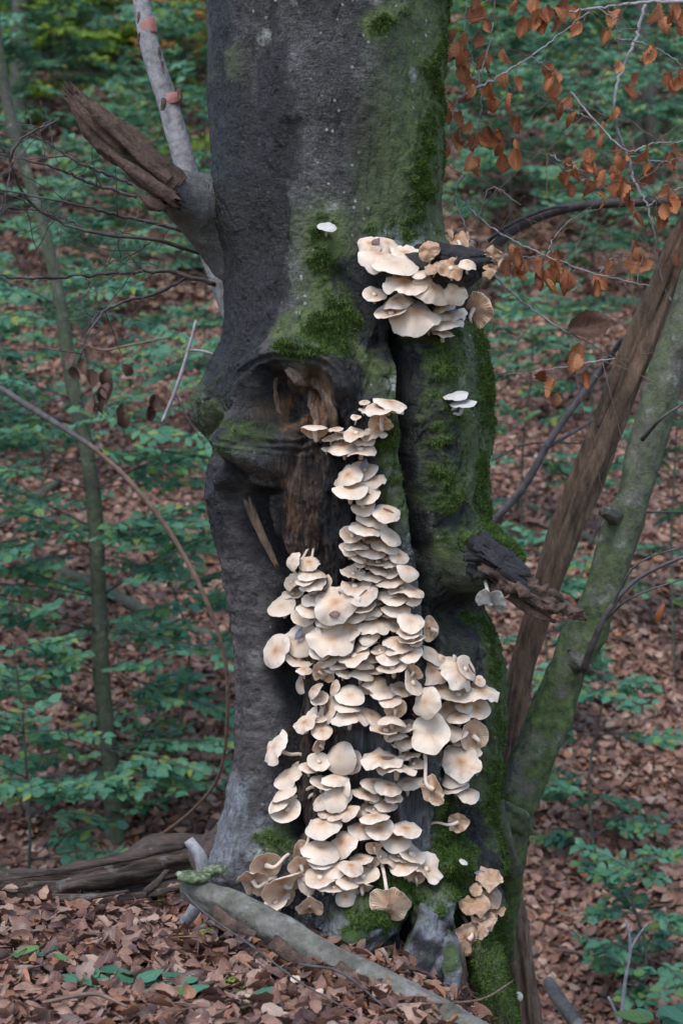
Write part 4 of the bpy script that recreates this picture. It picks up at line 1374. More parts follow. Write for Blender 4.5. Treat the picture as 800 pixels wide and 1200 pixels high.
cnt = 0
while cnt < 290:
    px, py = rl.uniform(-10, 560), rl.uniform(1062, 1215)
    if py < 1055 + max(0, px - 225) * .5:
        continue
    # march to the ground
    d = P(px, py, 1) - CAMP
    t = 2.2
    while t < 5 and CAM_H + d.z * t > gz(d.x * t, t):
        t += .03
    if t >= 4.6:
        continue
    loc = Vector((d.x * t, t, gz(d.x * t, t) + rl.uniform(.012, .045)))
    az = rl.uniform(0, 6.28)
    nr = Vector((rl.gauss(0, .45), rl.gauss(-.2, .45), 1)).normalized()
    f = Vector((math.cos(az), math.sin(az), 0))
    f = f - nr * f.dot(nr)
    leaf_obj(rl.choice(LITM), loc, f, nr, rl.uniform(.036, .062), forest_floor)
    cnt += 1

# small twigs lying about in the litter
tb = MB()
for k in range(420):
    if k < 110:
        x_, y_ = rl.uniform(-.95, .4), rl.uniform(2.7, 4.3)
        L_ = rl.uniform(.04, .2)
    else:
        y_ = rl.uniform(6.2, 14)
        x_ = rl.uniform(-.2, .2) * y_
        L_ = rl.uniform(.15, .7)
    a_ = rl.uniform(0, 6.28)
    pts = [Vector((x_ + math.cos(a_) * L_ * q + rl.gauss(0, .08) * L_, y_ + math.sin(a_) * L_ * q, 0)) for q in (-.5, 0, .5)]
    for p in pts:
        p.z = gz(p.x, p.y) + rl.uniform(.018, .045)
    r_ = rl.uniform(.0009, .0022) * (1 if k < 110 else 2)
    tb.tube(pts, [r_, r_ * .9, r_ * .5], seg=5, n=8, kink=.003)
tb.build("twig_litter", M['twigb'], forest_floor, kind='stuff')

# ------------------------------------------------------------------ logs and sticks on the ground
def simple(name, label, cat, mb, mat, group=None):
    o = mb.build(name, mat)
    return tag(o, label, cat, group)


# rotten log
rl_t = thing("rotten_log", "dark rotten fallen log with split wood lying in the leaf litter", "log", P(120, 1050, 4.25))
mb = ptube(MB(), [(-60, 1052), (60, 1044), (160, 1028), (262, 1006)], [22, 29, 34, 29], 4.3, seg=110, n=320, noise=1.0, nf=34, stretch=.12, seed=41, jag=.5)
mb.build("log_wood", M['log'], rl_t)
mb = MB()
rag(mb, (-40, 1036), (215, 992), 4, 3, 4.22, 4.22, 42, n=90, seg=14, taper=.8, jag=2)
rag(mb, (140, 1052), (228, 1034), 5, 3, 4.15, 4.14, 44, n=50, seg=14, taper=.3, jag=2)
rag(mb, (60, 1052), (150, 1044), 4, 3, 4.15, 4.14, 43, n=50, seg=14, taper=.3, jag=2)
rag(mb, (172, 1045), (196, 1020), 5, 4, 4.1, 4.08, 45, n=12, seg=9, taper=.6)
mb.build_each("loose_bark", M['log'], rl_t)
mb = ptube(MB(), [(238, 1010, 4.2), (262, 990, 4.18), (272, 962, 4.2)], [26, 22, 10], 4.2, seg=24, n=24, noise=.5, nf=30, seed=46)
tag(mb.build("bark_lump", M['log']), "dark lump of rotten bark between the fallen log and the beech root", "bark")

# sawn log
sl = thing("sawn_log", "smooth grey sawn log leaning down across the foot of the beech", "log", P(380, 1110, 3.6))
mb = ptube(MB(), [(222, 1038, 3.78), (300, 1078, 3.68), (390, 1125, 3.58), (470, 1168, 3.48), (575, 1225, 3.36)], [17, 18, 19.5, 20, 20], 3.6, seg=44, n=110,
           noise=.3, nf=34, seed=47, moss=0.3)
mb.build("log_bark", M['sawn'], sl)
mb = MB()
for (x0, y0, x1, y1, w) in [(250, 1062, 300, 1092, 7), (320, 1100, 372, 1128, 8), (395, 1128, 440, 1155, 6), (455, 1175, 500, 1198, 6)]:
    rag(mb, (x0, y0 + 3), (x1, y1 + 3), w, 3, 3.66 - (x0 - 250) * .001, 3.64 - (x1 - 250) * .001, 50 + x0 % 7, n=18, seg=10, taper=.7, jag=.3)
mb.build_each("bark_scar", M['rot'], sl)
# green algae shelves at the sawn end
def shelf(px, py, w, h, Y, seed, tiltdeg):
    rng = random.Random(seed)
    vs, fs = [], []
    n = 28
    c = P(px, py, Y)
    for ring, (r, z) in enumerate([(0.0, .006), (.55, .008), (.9, .006), (1, .001), (.9, -.004), (.3, -.012)]):
        for j in range(n):
            a = j * 2 * math.pi / n
            k = 1 + .12 * math.sin(3 * a + seed) + .06 * math.sin(7 * a)
            vs.append(c + Vector((math.cos(a) * r * k * px_r(w / 2, Y), math.sin(a) * r * k * px_r(h, Y), z + .0015 * math.sin(5 * a) * r + math.sin(a) * r * px_r(h, Y) * .16 + math.cos(a) * r * math.tan(math.radians(tiltdeg)) * px_r(w / 2, Y))))
    for r in range(5):
        for j in range(n):
            fs.append((r * n + j, (r + 1) * n + j, (r + 1) * n + (j + 1) % n, r * n + (j + 1) % n))
    mb = MB()
    mb.add(vs, [f[::-1] for f in fs])
    return mb


shelf(225, 1028, 40, 15, 3.74, 1, -4).build("bracket_fungus", M['cutend'])
tag(bpy.data.objects["bracket_fungus"], "green algae covered bracket fungus on the end of the sawn log", "fungus")
o = shelf(250, 1020, 30, 11, 3.78, 2, 6).build("bracket_fungus", M['cutend'])
tag(o, "smaller green bracket fungus behind the sawn log's end, beside the upright stick", "fungus")
mb = ptube(MB(), [(221, 984, 3.86), (236, 1008, 3.86), (238, 1040, 3.87), (228, 1065, 3.88), (216, 1082, 3.9)], [6, 8, 8, 8, 7], 3.87, seg=12, n=26, noise=.15, nf=40, seed=61)
simple("stick", "short crooked grey stick propped against the sawn log's end", "stick", mb, M['peel'])

# sticks in the litter
for (pts, r, lab) in [
    ([(215, 1045, 3.7), (240, 1070, 3.6), (300, 1112, 3.45), (350, 1150, 3.35), (420, 1190, 3.25)], 1.2, "long thin dark twig arching over the litter before the rotten log"),
    ([(430, 1192, 3.3), (480, 1178, 3.35), (560, 1172, 3.5), (600, 1150, 3.7)], 1.6, "thin reddish twig crossing the mossy root's foot"),
    ([(350, 1130, 3.45), (400, 1140, 3.4), (450, 1180, 3.3)], 1.6, "thin curved twig lying in the leaves under the sawn log"),
    ([(50, 1175, 3.2), (110, 1165, 3.22), (150, 1180, 3.2)], 2.2, "short brown stick lying in the near litter"),
]:
    mb = ptube(MB(), pts, [r, r * 1.1, r * .7], pts[1][2], seg=7, n=26, noise=.2, nf=60)
    simple("twig", lab, "twig", mb, M['twigb'] if 'brown' in lab or 'red' in lab else M['twig'])

o = ptube(MB(), [(642, 1150, 6.3), (655, 1172, 6.2), (682, 1210, 6.1)], [7, 9, 8], 6.2, seg=12, n=16, noise=.2, nf=30)
simple("stick", "mossy brown stick rising beside the dead pole's foot on the slope", "stick", o, M['sap'])
mb = ptube(MB(), [(733, 1078, 5.6), (738, 1110, 5.6), (732, 1150, 5.6), (726, 1200, 5.6)], [1.6, 2.0, 2.2, 2.2], 5.6, seg=7, n=20)
ptube(mb, [(758, 1082, 5.6), (742, 1105, 5.6), (733, 1130, 5.6)], [1, 1.4, 1.6], 5.6, seg=6, n=10)
ptube(mb, [(712, 1168, 5.6), (720, 1185, 5.6), (726, 1200, 5.6)], [1.5, 2, 2], 5.6, seg=6, n=10)
simple("bare_twig", "bare pale forked twig standing on the slope", "twig", mb, M['twigp'])

# ------------------------------------------------------------------ trees beside the beech
dp = thing("dead_pole", "brown barkless dead trunk leaning past the beech's mossy edge", "tree", P(610, 1230, 4.75))
mb = ptube(MB(), [(840, 205, 4.7), (800, 285, 4.7), (752, 400, 4.7), (715, 490, 4.7), (668, 600, 4.7), (640, 680, 4.72), (618, 750, 4.74), (603, 820, 4.76), (592, 890, 4.78), (586, 950, 4.8),
                   (590, 1030, 4.8), (603, 1100, 4.8), (614, 1180, 4.8), (622, 1290, 4.8)],
           [14, 15, 17.5, 18, 16.5, 16.5, 16, 15.5, 15.5, 15.5, 15.5, 16, 17, 19], 4.75, seg=64, n=240, noise=.75, nf=60, stretch=.045, seed=71)
mb.build("trunk", M['deadwood'], dp)
mb = MB()
ptube(mb, [(604, 800, 4.655), (598, 850, 4.66), (590, 900, 4.68), (583, 935, 4.7)], [2.5, 3, 3, 2], 4.7, seg=8, n=20, noise=.5, nf=60)
rag(mb, (725, 430), (700, 500), 5, 3, 4.6, 4.6, 72, n=26, seg=9, taper=.5)
mb.build_each("split_ridge", M['rot'], dp)

mt_ = thing("mossy_tree", "living mossy grey-barked young trunk leaning out from the beech's foot", "tree", P(596, 1050, 4.42))
mb = ptube(MB(), [(850, 150, 4.6), (815, 310, 4.55), (785, 420, 4.52), (757, 520, 4.5), (732, 610, 4.48), (706, 690, 4.46), (672, 770, 4.44), (643, 840, 4.42), (617, 900, 4.4), (602, 950, 4.38), (600, 1000, 4.38), (593, 1045, 4.42), (588, 1120, 4.5)],
           [16, 17, 18.5, 20, 21, 22, 23.5, 25, 25, 21, 17, 16, 15], 4.45, seg=72, n=300, noise=.3, nf=24, stretch=.45, seed=73, moss=1.0)
cv = np.array(mb.v)
cp = 600 - (cv[:, 2] - CAM_H) / (S4 * cv[:, 1])
mb.a['moss'] = list(.6 + .4 * sstep(520, 820, cp))
mb.build("trunk", M['mossy'], mt_)
mb = MB()
ptube(mb, [(612, 975, 4.38), (598, 955, 4.34), (586, 944, 4.33)], [20, 15, 9], 4.35, seg=22, n=20, noise=.7, nf=40, moss=.8, jag=.4)
ptube(mb, [(672, 772, 4.42), (682, 779, 4.37), (690, 786, 4.33)], [17, 11, 6], 4.35, seg=20, n=16, noise=.8, nf=45, moss=.3, jag=.5)
ptube(mb, [(722, 606, 4.46), (712, 602, 4.41), (706, 600, 4.39)], [13, 9, 5], 4.35, seg=16, n=14, noise=.8, nf=45, moss=.2, jag=.5)
ptube(mb, [(580, 940, 4.3), (592, 985, 4.3), (600, 1020, 4.36)], [10, 9, 12], 4.36, seg=18, n=26, noise=.6, nf=35, moss=.6)
mb.build_each("knot", M['mossy'], mt_)
mb = MB()
ptube(mb, [(684, 784, 4.32), (694, 755, 4.28), (715, 712, 4.25), (750, 676, 4.25), (810, 648, 4.25)], [5, 4, 3.4, 2.6, 1.8], 4.3, seg=9, n=34, noise=.15, nf=50)
ptube(mb, [(705, 730, 4.27), (740, 700, 4.2), (810, 675, 4.2)], [1.8, 1.3, .8], 4.3, seg=6, n=16)
ptube(mb, [(715, 712, 4.25), (745, 662, 4.2), (800, 640, 4.2)], [1.6, 1.2, .8], 4.3, seg=6, n=16)
ptube(mb, [(752, 515, 4.38), (775, 490, 4.3), (805, 470, 4.3)], [3, 2, 1], 4.3, seg=7, n=14)
mb.build_each("side_branch", M['twig'], mt_)

# leaning branch behind the left stub
lb = thing("leaning_branch", "pale grey branch with peeling pink patches leaning behind the torn stub", "branch", P(262, 345, 4.5))
mb = ptube(MB(), [(158, -60), (166, 0), (176, 55), (195, 115), (212, 175), (232, 245), (247, 300), (262, 345), (272, 380)], [9, 10, 11, 12.5, 13.5, 13, 12, 11, 7], 4.5, seg=26, n=80, noise=.12, nf=26, seed=75)
mb.build("branch_bark", M['peel'], lb)
for (x0, y0, x1, y1, r) in [(170, 22, 175, 42, 11.8), (199, 112, 203, 124, 13.6)]:
    mb = ptube(MB(), [(x0, y0), ((x0 + x1) / 2, (y0 + y1) / 2), (x1, y1)], [r * .9, r, r * .9], 4.5, seg=22, n=8, noise=.15, nf=60)
    mb.build("peeled_patch", M['pink'], lb)
mb = MB()
for (x, y_, s) in [(163, 20, -1), (163, 45, -1), (186, 62, 1), (190, 78, 1), (192, 122, -1), (210, 110, 1)]:
    rag(mb, (x, y_ - 6), (x + 2 * s, y_ + 7), 2.2, 1.2, 4.46, 4.445, 80 + int(x) % 9, n=8, seg=8, taper=.6)
mb.build_each("bark_flake", M['rot'], lb)
TWL = [
    ([(240, 298), (212, 270), (150, 255), (90, 240), (-10, 221)], 2.6), ([(238, 298), (180, 281), (105, 272), (45, 245), (16, 205), (22, 168), (70, 139)], 2.3),
    ([(252, 333), (190, 318), (100, 323), (30, 326), (-10, 320)], 2.6), ([(218, 326), (180, 345), (130, 360), (106, 388), (92, 425)], 2.0),
    ([(160, 231), (110, 216), (60, 195), (-10, 178)], 2.0), ([(155, 216), (92, 190), (45, 160)], 1.8), ([(105, 272), (60, 250), (-10, 240)], 1.3),
    ([(130, 360), (110, 375), (128, 392)], 1.0), ([(180, 281), (150, 300), (95, 320)], 1.0), ([(60, 140), (20, 170), (-5, 190)], 1.0)]
mb = MB()
for pts, r in TWL:
    Y0 = 4.5
    w = [(p[0], p[1], Y0 - .05 * k + .02 * math.sin(k * 2 + r * 9)) for k, p in enumerate(pts)]
    ptube(mb, w, [r, r * .8, r * .4], 4.45, seg=7, n=36, noise=.35, nf=60, kink=.0016)
mb.build_each("side_twig", M['twig'], lb)
fine = MB()
rf = random.Random(9)
pool = [v for k in range(len(TWL)) for v in catmull([P(p[0], p[1], 4.5 - .05 * j) for j, p in enumerate(TWL[k][0])], 30)[6:]]
for k in range(85):
    p = rf.choice(pool)
    d = Vector((rf.gauss(-.7, .7), rf.gauss(0, .5), rf.gauss(0, .7))).normalized() * rf.uniform(.05, .26)
    fine.tube([p, p + d * .5 + Vector((0, 0, rf.uniform(-.02, .02))), p + d], [.0013, .001, .0005], seg=4, n=10, kink=.002)
fine.build("twiglets", M['twig'], lb, kind='stuff')

# arching brown branch and pale twigs at the left
mb = ptube(MB(), [(-10, 448, 6.2), (40, 480, 6.1), (80, 505, 6.0), (118, 530, 5.9)], [3.5, 4, 3.6, 3], 6.0, seg=10, n=20, noise=.2, nf=30)
simple("branch", "short dark branch crossing the sapling above the arching brown stem", "branch", mb, M['twig'])
mb = ptube(MB(), [(104, 520, 5.7), (150, 562, 5.7), (200, 625, 5.7), (240, 700, 5.7), (264, 775, 5.75), (266, 850, 5.85), (256, 910, 6.0), (225, 950, 6.3), (180, 985, 6.7)], [2.2, 2.9, 3, 2.8, 2.4, 2, 2, 2, 2], 5.8, seg=10, n=70, noise=.15, nf=30)
simple("bent_stem", "long thin brown stem arching down behind the beech", "branch", mb, M['twigb'])
mb = ptube(MB(), [(230, 375, 5.2), (218, 420, 5.2), (204, 462, 5.2), (190, 495, 5.2)], [1.6, 2.2, 2.4, 2], 5.2, seg=7, n=22)
ptube(mb, [(218, 410, 5.2), (240, 412, 5.2), (262, 420, 5.2)], [1.8, 1.6, 1.2], 5.2, seg=6, n=12)
ptube(mb, [(205, 460, 5.2), (220, 490, 5.3), (240, 520, 5.4)], [1.0, .8, .6], 5.2, seg=6, n=12)
simple("pale_twig", "pale bare twig hanging beside the burl of the beech", "twig", mb, M['twigp'])

# ------------------------------------------------------------------ beech branch with dry leaves, at the right
bb = thing("dry_leaf_branch", "beech branches with hanging curled brown leaves beside the upper trunk", "branch", P(790, 230, 4.7))
mb = MB()
ARM = [(556, 318, 4.72), (578, 290, 4.7), (610, 264, 4.68), (660, 245, 4.66), (720, 238, 4.66), (810, 236, 4.66)]
ptube(mb, ARM, [4, 6, 6, 5.8, 5.4, 5.2], 4.67, seg=14, n=50, noise=.12, nf=40, seed=90)
ptube(mb, [(572, 282, 4.7), (600, 262, 4.66), (640, 245, 4.62), (665, 242, 4.64)], [2.4, 2.2, 2, 1.5], 4.67, seg=8, n=24)
mb.build_each("bough", M['twig'], bb)
TW = [([(812, 2), (755, 3), (700, 9), (665, 14), (640, 8)], 2.6), ([(756, 3), (746, 40), (731, 75), (720, 112), (722, 150), (735, 182), (743, 212), (758, 243), (766, 275), (769, 305), (777, 335), (786, 352)], 2.5),
      ([(668, 108), (698, 142), (733, 176), (765, 168), (812, 164)], 1.5), ([(536, 116), (560, 102), (585, 88), (622, 66), (655, 40), (690, 14)], 1.8),
      ([(758, 243), (775, 230), (812, 214)], 1.3), ([(722, 45), (750, 50), (778, 62), (812, 84)], 1.2), ([(545, 203), (533, 230), (542, 258), (560, 300)], 1.2),
      ([(540, 228), (560, 255), (592, 277), (640, 300), (700, 322), (762, 336)], 1.5), ([(560, 298), (596, 340), (642, 376), (690, 402), (720, 420)], 1.7),
      ([(560, 160), (562, 100), (545, 40), (548, -10)], 1.0), ([(560, 100), (575, 40), (580, -10)], .9), ([(733, 176), (738, 210), (705, 215), (660, 200)], .9),
      ([(698, 142), (660, 125), (630, 112)], .8), ([(640, 300), (655, 270), (700, 235)], .8), ([(720, 420), (660, 430), (590, 440)], .9), ([(640, 300), (610, 300), (590, 292)], .8),
      ([(536, 116), (528, 140), (530, 165)], .8), ([(700, 9), (720, 25), (725, 60)], .8), ([(622, 66), (645, 85), (640, 100)], .8), ([(700, 322), (720, 300), (745, 290)], .8),
      ([(735, 182), (775, 190), (800, 182)], .8), ([(560, 255), (575, 220), (610, 240)], .8), ([(640, 180), (670, 195), (722, 215)], .8)]
TWP = []
mb = MB()
for k, (pts, r) in enumerate(TW):
    Yb = 4.55 + .1 * math.sin(k * 1.7)
    w = [(p[0], p[1], Yb + .03 * math.sin(j * 1.3 + k)) for j, p in enumerate(pts)]
    ptube(mb, w, [r * .8, r * .62, r * .36], 4.6, seg=7, n=8 * len(pts), noise=.35, nf=60, kink=.0016)
    for v in catmull([P(*q) for q in w], 40):
        TWP.append(v)
mb.build_each("twig", M['twigp'], bb)
fine = MB()
rf = random.Random(8)
for k in range(170):
    p = rf.choice(TWP)
    d = Vector((rf.gauss(0, 1), rf.gauss(0, .5), rf.gauss(-.1, .7))).normalized() * rf.uniform(.04, .2)
    fine.tube([p, p + d * .5 + Vector((0, 0, rf.uniform(-.01, .015))), p + d], [.0011, .0009, .0005], seg=4, n=9, kink=.0018)
fine.build("twiglets", M['twigb'], bb, kind='stuff')
LV = [(553,15),(561,6),(600,5),(626,3),(655,12),(661,4),(678,32),(715,20),(722,16),(778,25),(785,18),(790,9),(543,45),(559,46),(571,28),(613,28),(540,65),(544,76),(567,66),(590,64),(542,85),(548,98),(553,104),
      (572,104),(590,92),(605,95),(593,116),(643,80),(646,88),(723,76),(745,90),(760,60),(781,92),(797,88),(735,105),(664,120),(670,136),(720,131),(690,154),(536,138),(549,148),(532,165),(527,125),(557,165),(572,153),
      (584,156),(560,163),(553,186),(586,173),(604,168),(606,143),(705,148),(720,177),(755,178),(790,175),(785,186),(758,196),(720,200),(725,211),(735,186),(697,195),(665,190),(671,197),(667,218),(688,217),(703,230),
      (730,222),(733,212),(779,221),(783,229),(786,238),(749,252),(742,290),(738,306),(747,295),(600,293),(603,307),(629,306),(612,312),(631,326),(642,323),(652,312),(661,321),(667,328),(648,302),(712,311),(701,327),
      (793,300),(637,442),(652,466),(685,442),(781,430),(770,455),(676,410),(728,680),(775,715),(536,55),(531,40),(640,15),(709,40),(770,10),(792,30),(700,205),(742,240),(690,180),(652,100),(628,18),(650,320),(655,300)]
rb = random.Random(12)
BLM = [dent_leaf_mesh(rb, 1, rb.uniform(.3, .42), rb.choice([-1, 1]) * rb.uniform(.5, 1.7), rb.uniform(.0, .5), M['brownleaf'], "leaf", .42, rb.choice([-1, 1]) * rb.uniform(.3, 2.0)) for _ in range(12)]
pet = MB()
LV += [(x + rb.uniform(-11, 11), y + rb.uniform(2, 16)) for (x, y) in LV if rb.random() < .55]
for (px, py) in LV:
    c = P(px, py, 4.55)
    best = min(TWP, key=lambda v: (v.x - c.x) ** 2 + 1.5 * (v.z - c.z - .015) ** 2)
    Y = best.y + rb.uniform(-.05, .03)
    c = P(px, py, Y)
    L = rb.uniform(.037, .057)
    f = Vector((rb.gauss(0, .35), rb.gauss(0, .3), -1)).normalized()
    nr = Vector((rb.gauss(0, .9), -1, rb.gauss(0, .3)))
    nr = (nr - f * nr.dot(f)).normalized()
    leaf_obj(rb.choice(BLM), c, f, nr, L, bb)
    base = c - f * L * .32
    pet.tube([base, base.lerp(best, .5) + Vector((0, 0, -.004)), best], [.0006, .0007, .0009], seg=5, n=6)
pet.build("leaf_stalks", M['twigb'], bb, kind='stuff')
# other branches on the right
mb = ptube(MB(), [(574, 615, 5.5), (612, 572, 5.5), (645, 515, 5.5), (680, 465, 5.5), (705, 432, 5.5), (730, 395, 5.4)], [4.5, 4.6, 4.4, 4.2, 4, 3.4], 5.5, seg=10, n=40, noise=.15, nf=30)
ptube(mb, [(640, 525, 5.5), (690, 495, 5.6), (740, 460, 5.7)], [2.5, 2, 1.4], 5.5, seg=7, n=16)
simple("dark_branch", "dark bare branch slanting up between the beech and the dead pole", "branch", mb, M['twig'])
mb = ptube(MB(), [(690, 640, 5.5), (712, 600, 5.5), (745, 600, 5.5), (800, 600, 5.5)], [2, 2, 1.6, 1.2], 5.5, seg=7, n=22)
ptube(mb, [(575, 540, 5.6), (620, 520, 5.6), (690, 520, 5.5)], [1.2, 1.2, 1], 5.5, seg=6, n=16)
simple("thin_branch", "thin dark twig crossing behind the dead pole and the mossy trunk", "branch", mb, M['twig'])
rb2 = random.Random(5)
o = link("caught_leaf", dent_leaf_mesh(rb2, .115, .035, .9, .6, M['deadleaf'], "caught_leaf", .25))
o.location = P(682, 386, 4.6)
o.rotation_euler = (math.radians(70), math.radians(-8), 0)
tag(o, "large dark dead leaf caught on a twig beside the dead pole", "leaf")
# dark withered leaves at the left
wl = thing("withered_spray", "drooping spray of dark withered leaves beside the burl of the beech", "branch", P(120, 400, 6.2))
mb = ptube(MB(), [(200, 395, 6.2), (150, 405, 6.2), (120, 410, 6.2), (88, 400, 6.2)], [1.2, 1.6, 1.4, 1], 6.2, seg=6, n=20)
mb.build("twig", M['twigb'], wl)
DLM = [dent_leaf_mesh(rb2, 1, rb2.uniform(.24, .34), rb2.uniform(-1.5, 1.5), rb2.uniform(.4, 1.1), M['deadleaf'], "leaf", .3) for _ in range(4)]
for (px, py) in [(95, 425), (86, 435), (100, 412), (118, 460), (112, 470), (120, 475), (125, 440), (148, 432), (165, 445), (140, 478), (146, 490), (175, 480), (180, 468), (105, 440), (132, 452), (84, 418)]:
    f = Vector((rb2.gauss(0, .3), rb2.gauss(0, .3), -1)).normalized()
    nr = Vector((rb2.gauss(0, .8), -1, 0))
    nr = (nr - f * nr.dot(f)).normalized()
    leaf_obj(rb2.choice(DLM), P(px, py, 6.2), f, nr, rb2.uniform(.05, .075), wl)

# ------------------------------------------------------------------ saplings and the wood behind
GRM = {k: [dent_leaf_mesh(rb2, 1, rb2.uniform(.26, .34), rb2.uniform(-.5, .7), rb2.uniform(-.1, .35), M[k], "leaf", .12, 0, 7, 5) for _ in range(6)] for k in ('green', 'lime', 'gold')}


def sprays(rng, rg, tips, leaf_l, mat, root, nparts, Y):
    """tips: list of (start, end) twig segments; leaves sit alternately along each, in a flat spray"""
    loc, fw, nr = [], [], []
    for a, b in tips:
        d = b - a
        L = d.length
        k = max(3, int(L / (leaf_l * .34)))
        flat = Vector((rng.gauss(0, .25), rng.gauss(-.5, .25), 1)).normalized()
        for j in range(k):
            t = (j + .6) / k
            p = a.lerp(b, t)
            s = d.normalized().cross(flat).normalized() * (1 if j % 2 else -1)
            f = (d.normalized() * rng.uniform(.5, 1.1) + s * rng.uniform(.6, 1.1) + Vector((0, 0, rng.uniform(-.35, .1)))).normalized()
            n = (flat + Vector((rng.gauss(0, .4), rng.gauss(0, .4), 0))).normalized()
            loc.append(p)
            fw.append(f)
            nr.append(n)
    loc, fw, nr = [np.array([tuple(v) for v in q]) for q in (loc, fw, nr)]
    idx = np.arange(len(loc))
    if nparts:
        inview = (np.abs(loc[:, 0]) < .182 * loc[:, 1]) & (np.abs(loc[:, 2] - CAM_H) < .272 * loc[:, 1])
        cand = idx[inview]
        pick = cand[np.argsort(loc[cand, 1])][:nparts]
        for i in pick:
            leaf_obj(rng.choice(GRM[mat]), Vector(loc[i]) + Vector(fw[i]) * leaf_l * .35, Vector(fw[i]), Vector(nr[i]), leaf_l * rng.uniform(.8, 1.15), root)
        idx = np.setdiff1d(idx, pick)
    if len(idx):
        lv = leaf_arrays(len(idx), rg, leaf_l * .7, leaf_l * 1.2, .3, .25, 4, 3 if Y < 10 else 2)
        link("foliage", leaf_mesh("foliage", place(loc[idx], lv, fw[idx], nr[idx]), rg, M[mat]), root, kind='stuff')


def shrub(px, Y, h, levels, reach, label, seed, leaf_l=.06, mat='green', nparts=0, lean=0.0, lo=.15, name="beech_sapling", group=None, stem_r=.008, per=4, cat="sapling"):
    rng = random.Random(seed)
    rg = np.random.default_rng(seed)
    x = (px - 400) * S4 * Y
    z = gz(x, Y)
    root = thing(name, label, cat, (x, Y, z), group)
    top = Vector((x + lean * h, Y + rng.uniform(-.1, .1) * h, z + h))
    pts = [Vector((x, Y, z - .05)), Vector((x, Y, z)).lerp(top, .4) + Vector((rng.uniform(-.06, .06) * h, 0, 0)), Vector((x, Y, z)).lerp(top, .75) + Vector((rng.uniform(-.05, .05) * h, 0, 0)), top]
    mb = MB()
    mb.tube(pts, [stem_r, stem_r * .8, stem_r * .5, stem_r * .25], seg=8, n=20, noise=.1, nf=20, moss=.5)
    axis = catmull(pts, 40)
    tips = []
    tw = MB()
    for l in range(levels):
        t = lo + (1 - lo) * (l + rng.uniform(0, .8)) / levels
        base = axis[min(39, int(t * 39))]
        rr = reach * (1.0 - .55 * t) * rng.uniform(.7, 1.2)
        for k in range(per):
            a = rng.uniform(0, 6.283)
            d = Vector((math.cos(a), math.sin(a), rng.uniform(-.3, .5)))
            end = base + d * rr
            midp = base.lerp(end, .5) + Vector((0, 0, .06 * rr))
            tw.tube([base, midp, end], [stem_r * .35, stem_r * .25, stem_r * .12], seg=4, n=5)
            tips.append((midp.lerp(base, .5), end))
            for q in range(4):
                s = d.cross(Vector((0, 0, 1))).normalized() * rng.choice([-1, 1])
                mq = base.lerp(end, rng.uniform(.25, .8))
                e2 = mq + (d * .5 + s * .6 + Vector((0, 0, rng.uniform(-.15, .1)))) * rr * rng.uniform(.35, .7)
                tips.append((mq, e2))
    mb.build("stem", M['sap'], root)
    tw.build("branches", M['twig'], root, kind='stuff')
    sprays(rng, rg, tips, leaf_l, mat, root, nparts, Y)
    return root


# the sapling tree at the left
st = thing("sapling_tree", "slim mossy grey young tree standing on the slope at the gully", "tree", P(134, 1000, 8.0))
mb = ptube(MB(), [(136, 1030), (133, 950), (128, 880), (119, 790), (116, 700), (112, 610), (102, 530), (85, 450), (70, 350), (48, 255), (18, 160), (0, 70), (-15, -60)],
           [14, 11, 10.5, 10, 9.5, 9.5, 9, 8.5, 7.5, 7, 7, 7, 6], 8.0, seg=18, n=90, noise=.1, nf=16, moss=.8)
mb.build("trunk", M['sap'], st)
rs_ = random.Random(77)
rgs = np.random.default_rng(77)
tips = []
tw = MB()
TRK = [(116, 880), (117, 790), (116, 700), (112, 620), (104, 540), (90, 470), (72, 360), (125, 900), (118, 740), (114, 650), (108, 575), (96, 500), (122, 840)]
for k, (px, py) in enumerate(TRK):
    b = P(px, py, 8.0)
    for s in (-1, 1, -1, 1):
        rr = rs_.uniform(.35, .85)
        d = Vector((s * rs_.uniform(.5, 1), rs_.uniform(-1, .3), rs_.uniform(-.3, .4))).normalized()
        e = b + d * rr
        m = b.lerp(e, .5) + Vector((0, 0, .03))
        tw.tube([b, m, e], [.004, .003, .0015], seg=5, n=6)
        tips.append((m.lerp(b, .4), e))
        for q in range(4):
            sd = d.cross(Vector((0, 0, 1))).normalized() * rs_.choice([-1, 1])
            mq = b.lerp(e, rs_.uniform(.25, .85))
            tips.append((mq, mq + (d * .5 + sd * .6) * rr * rs_.uniform(.35, .6)))
tw.build("branches", M['twig'], st, kind='stuff')
sprays(rs_, rgs, tips, .058, 'green', st, 200, 8.0)

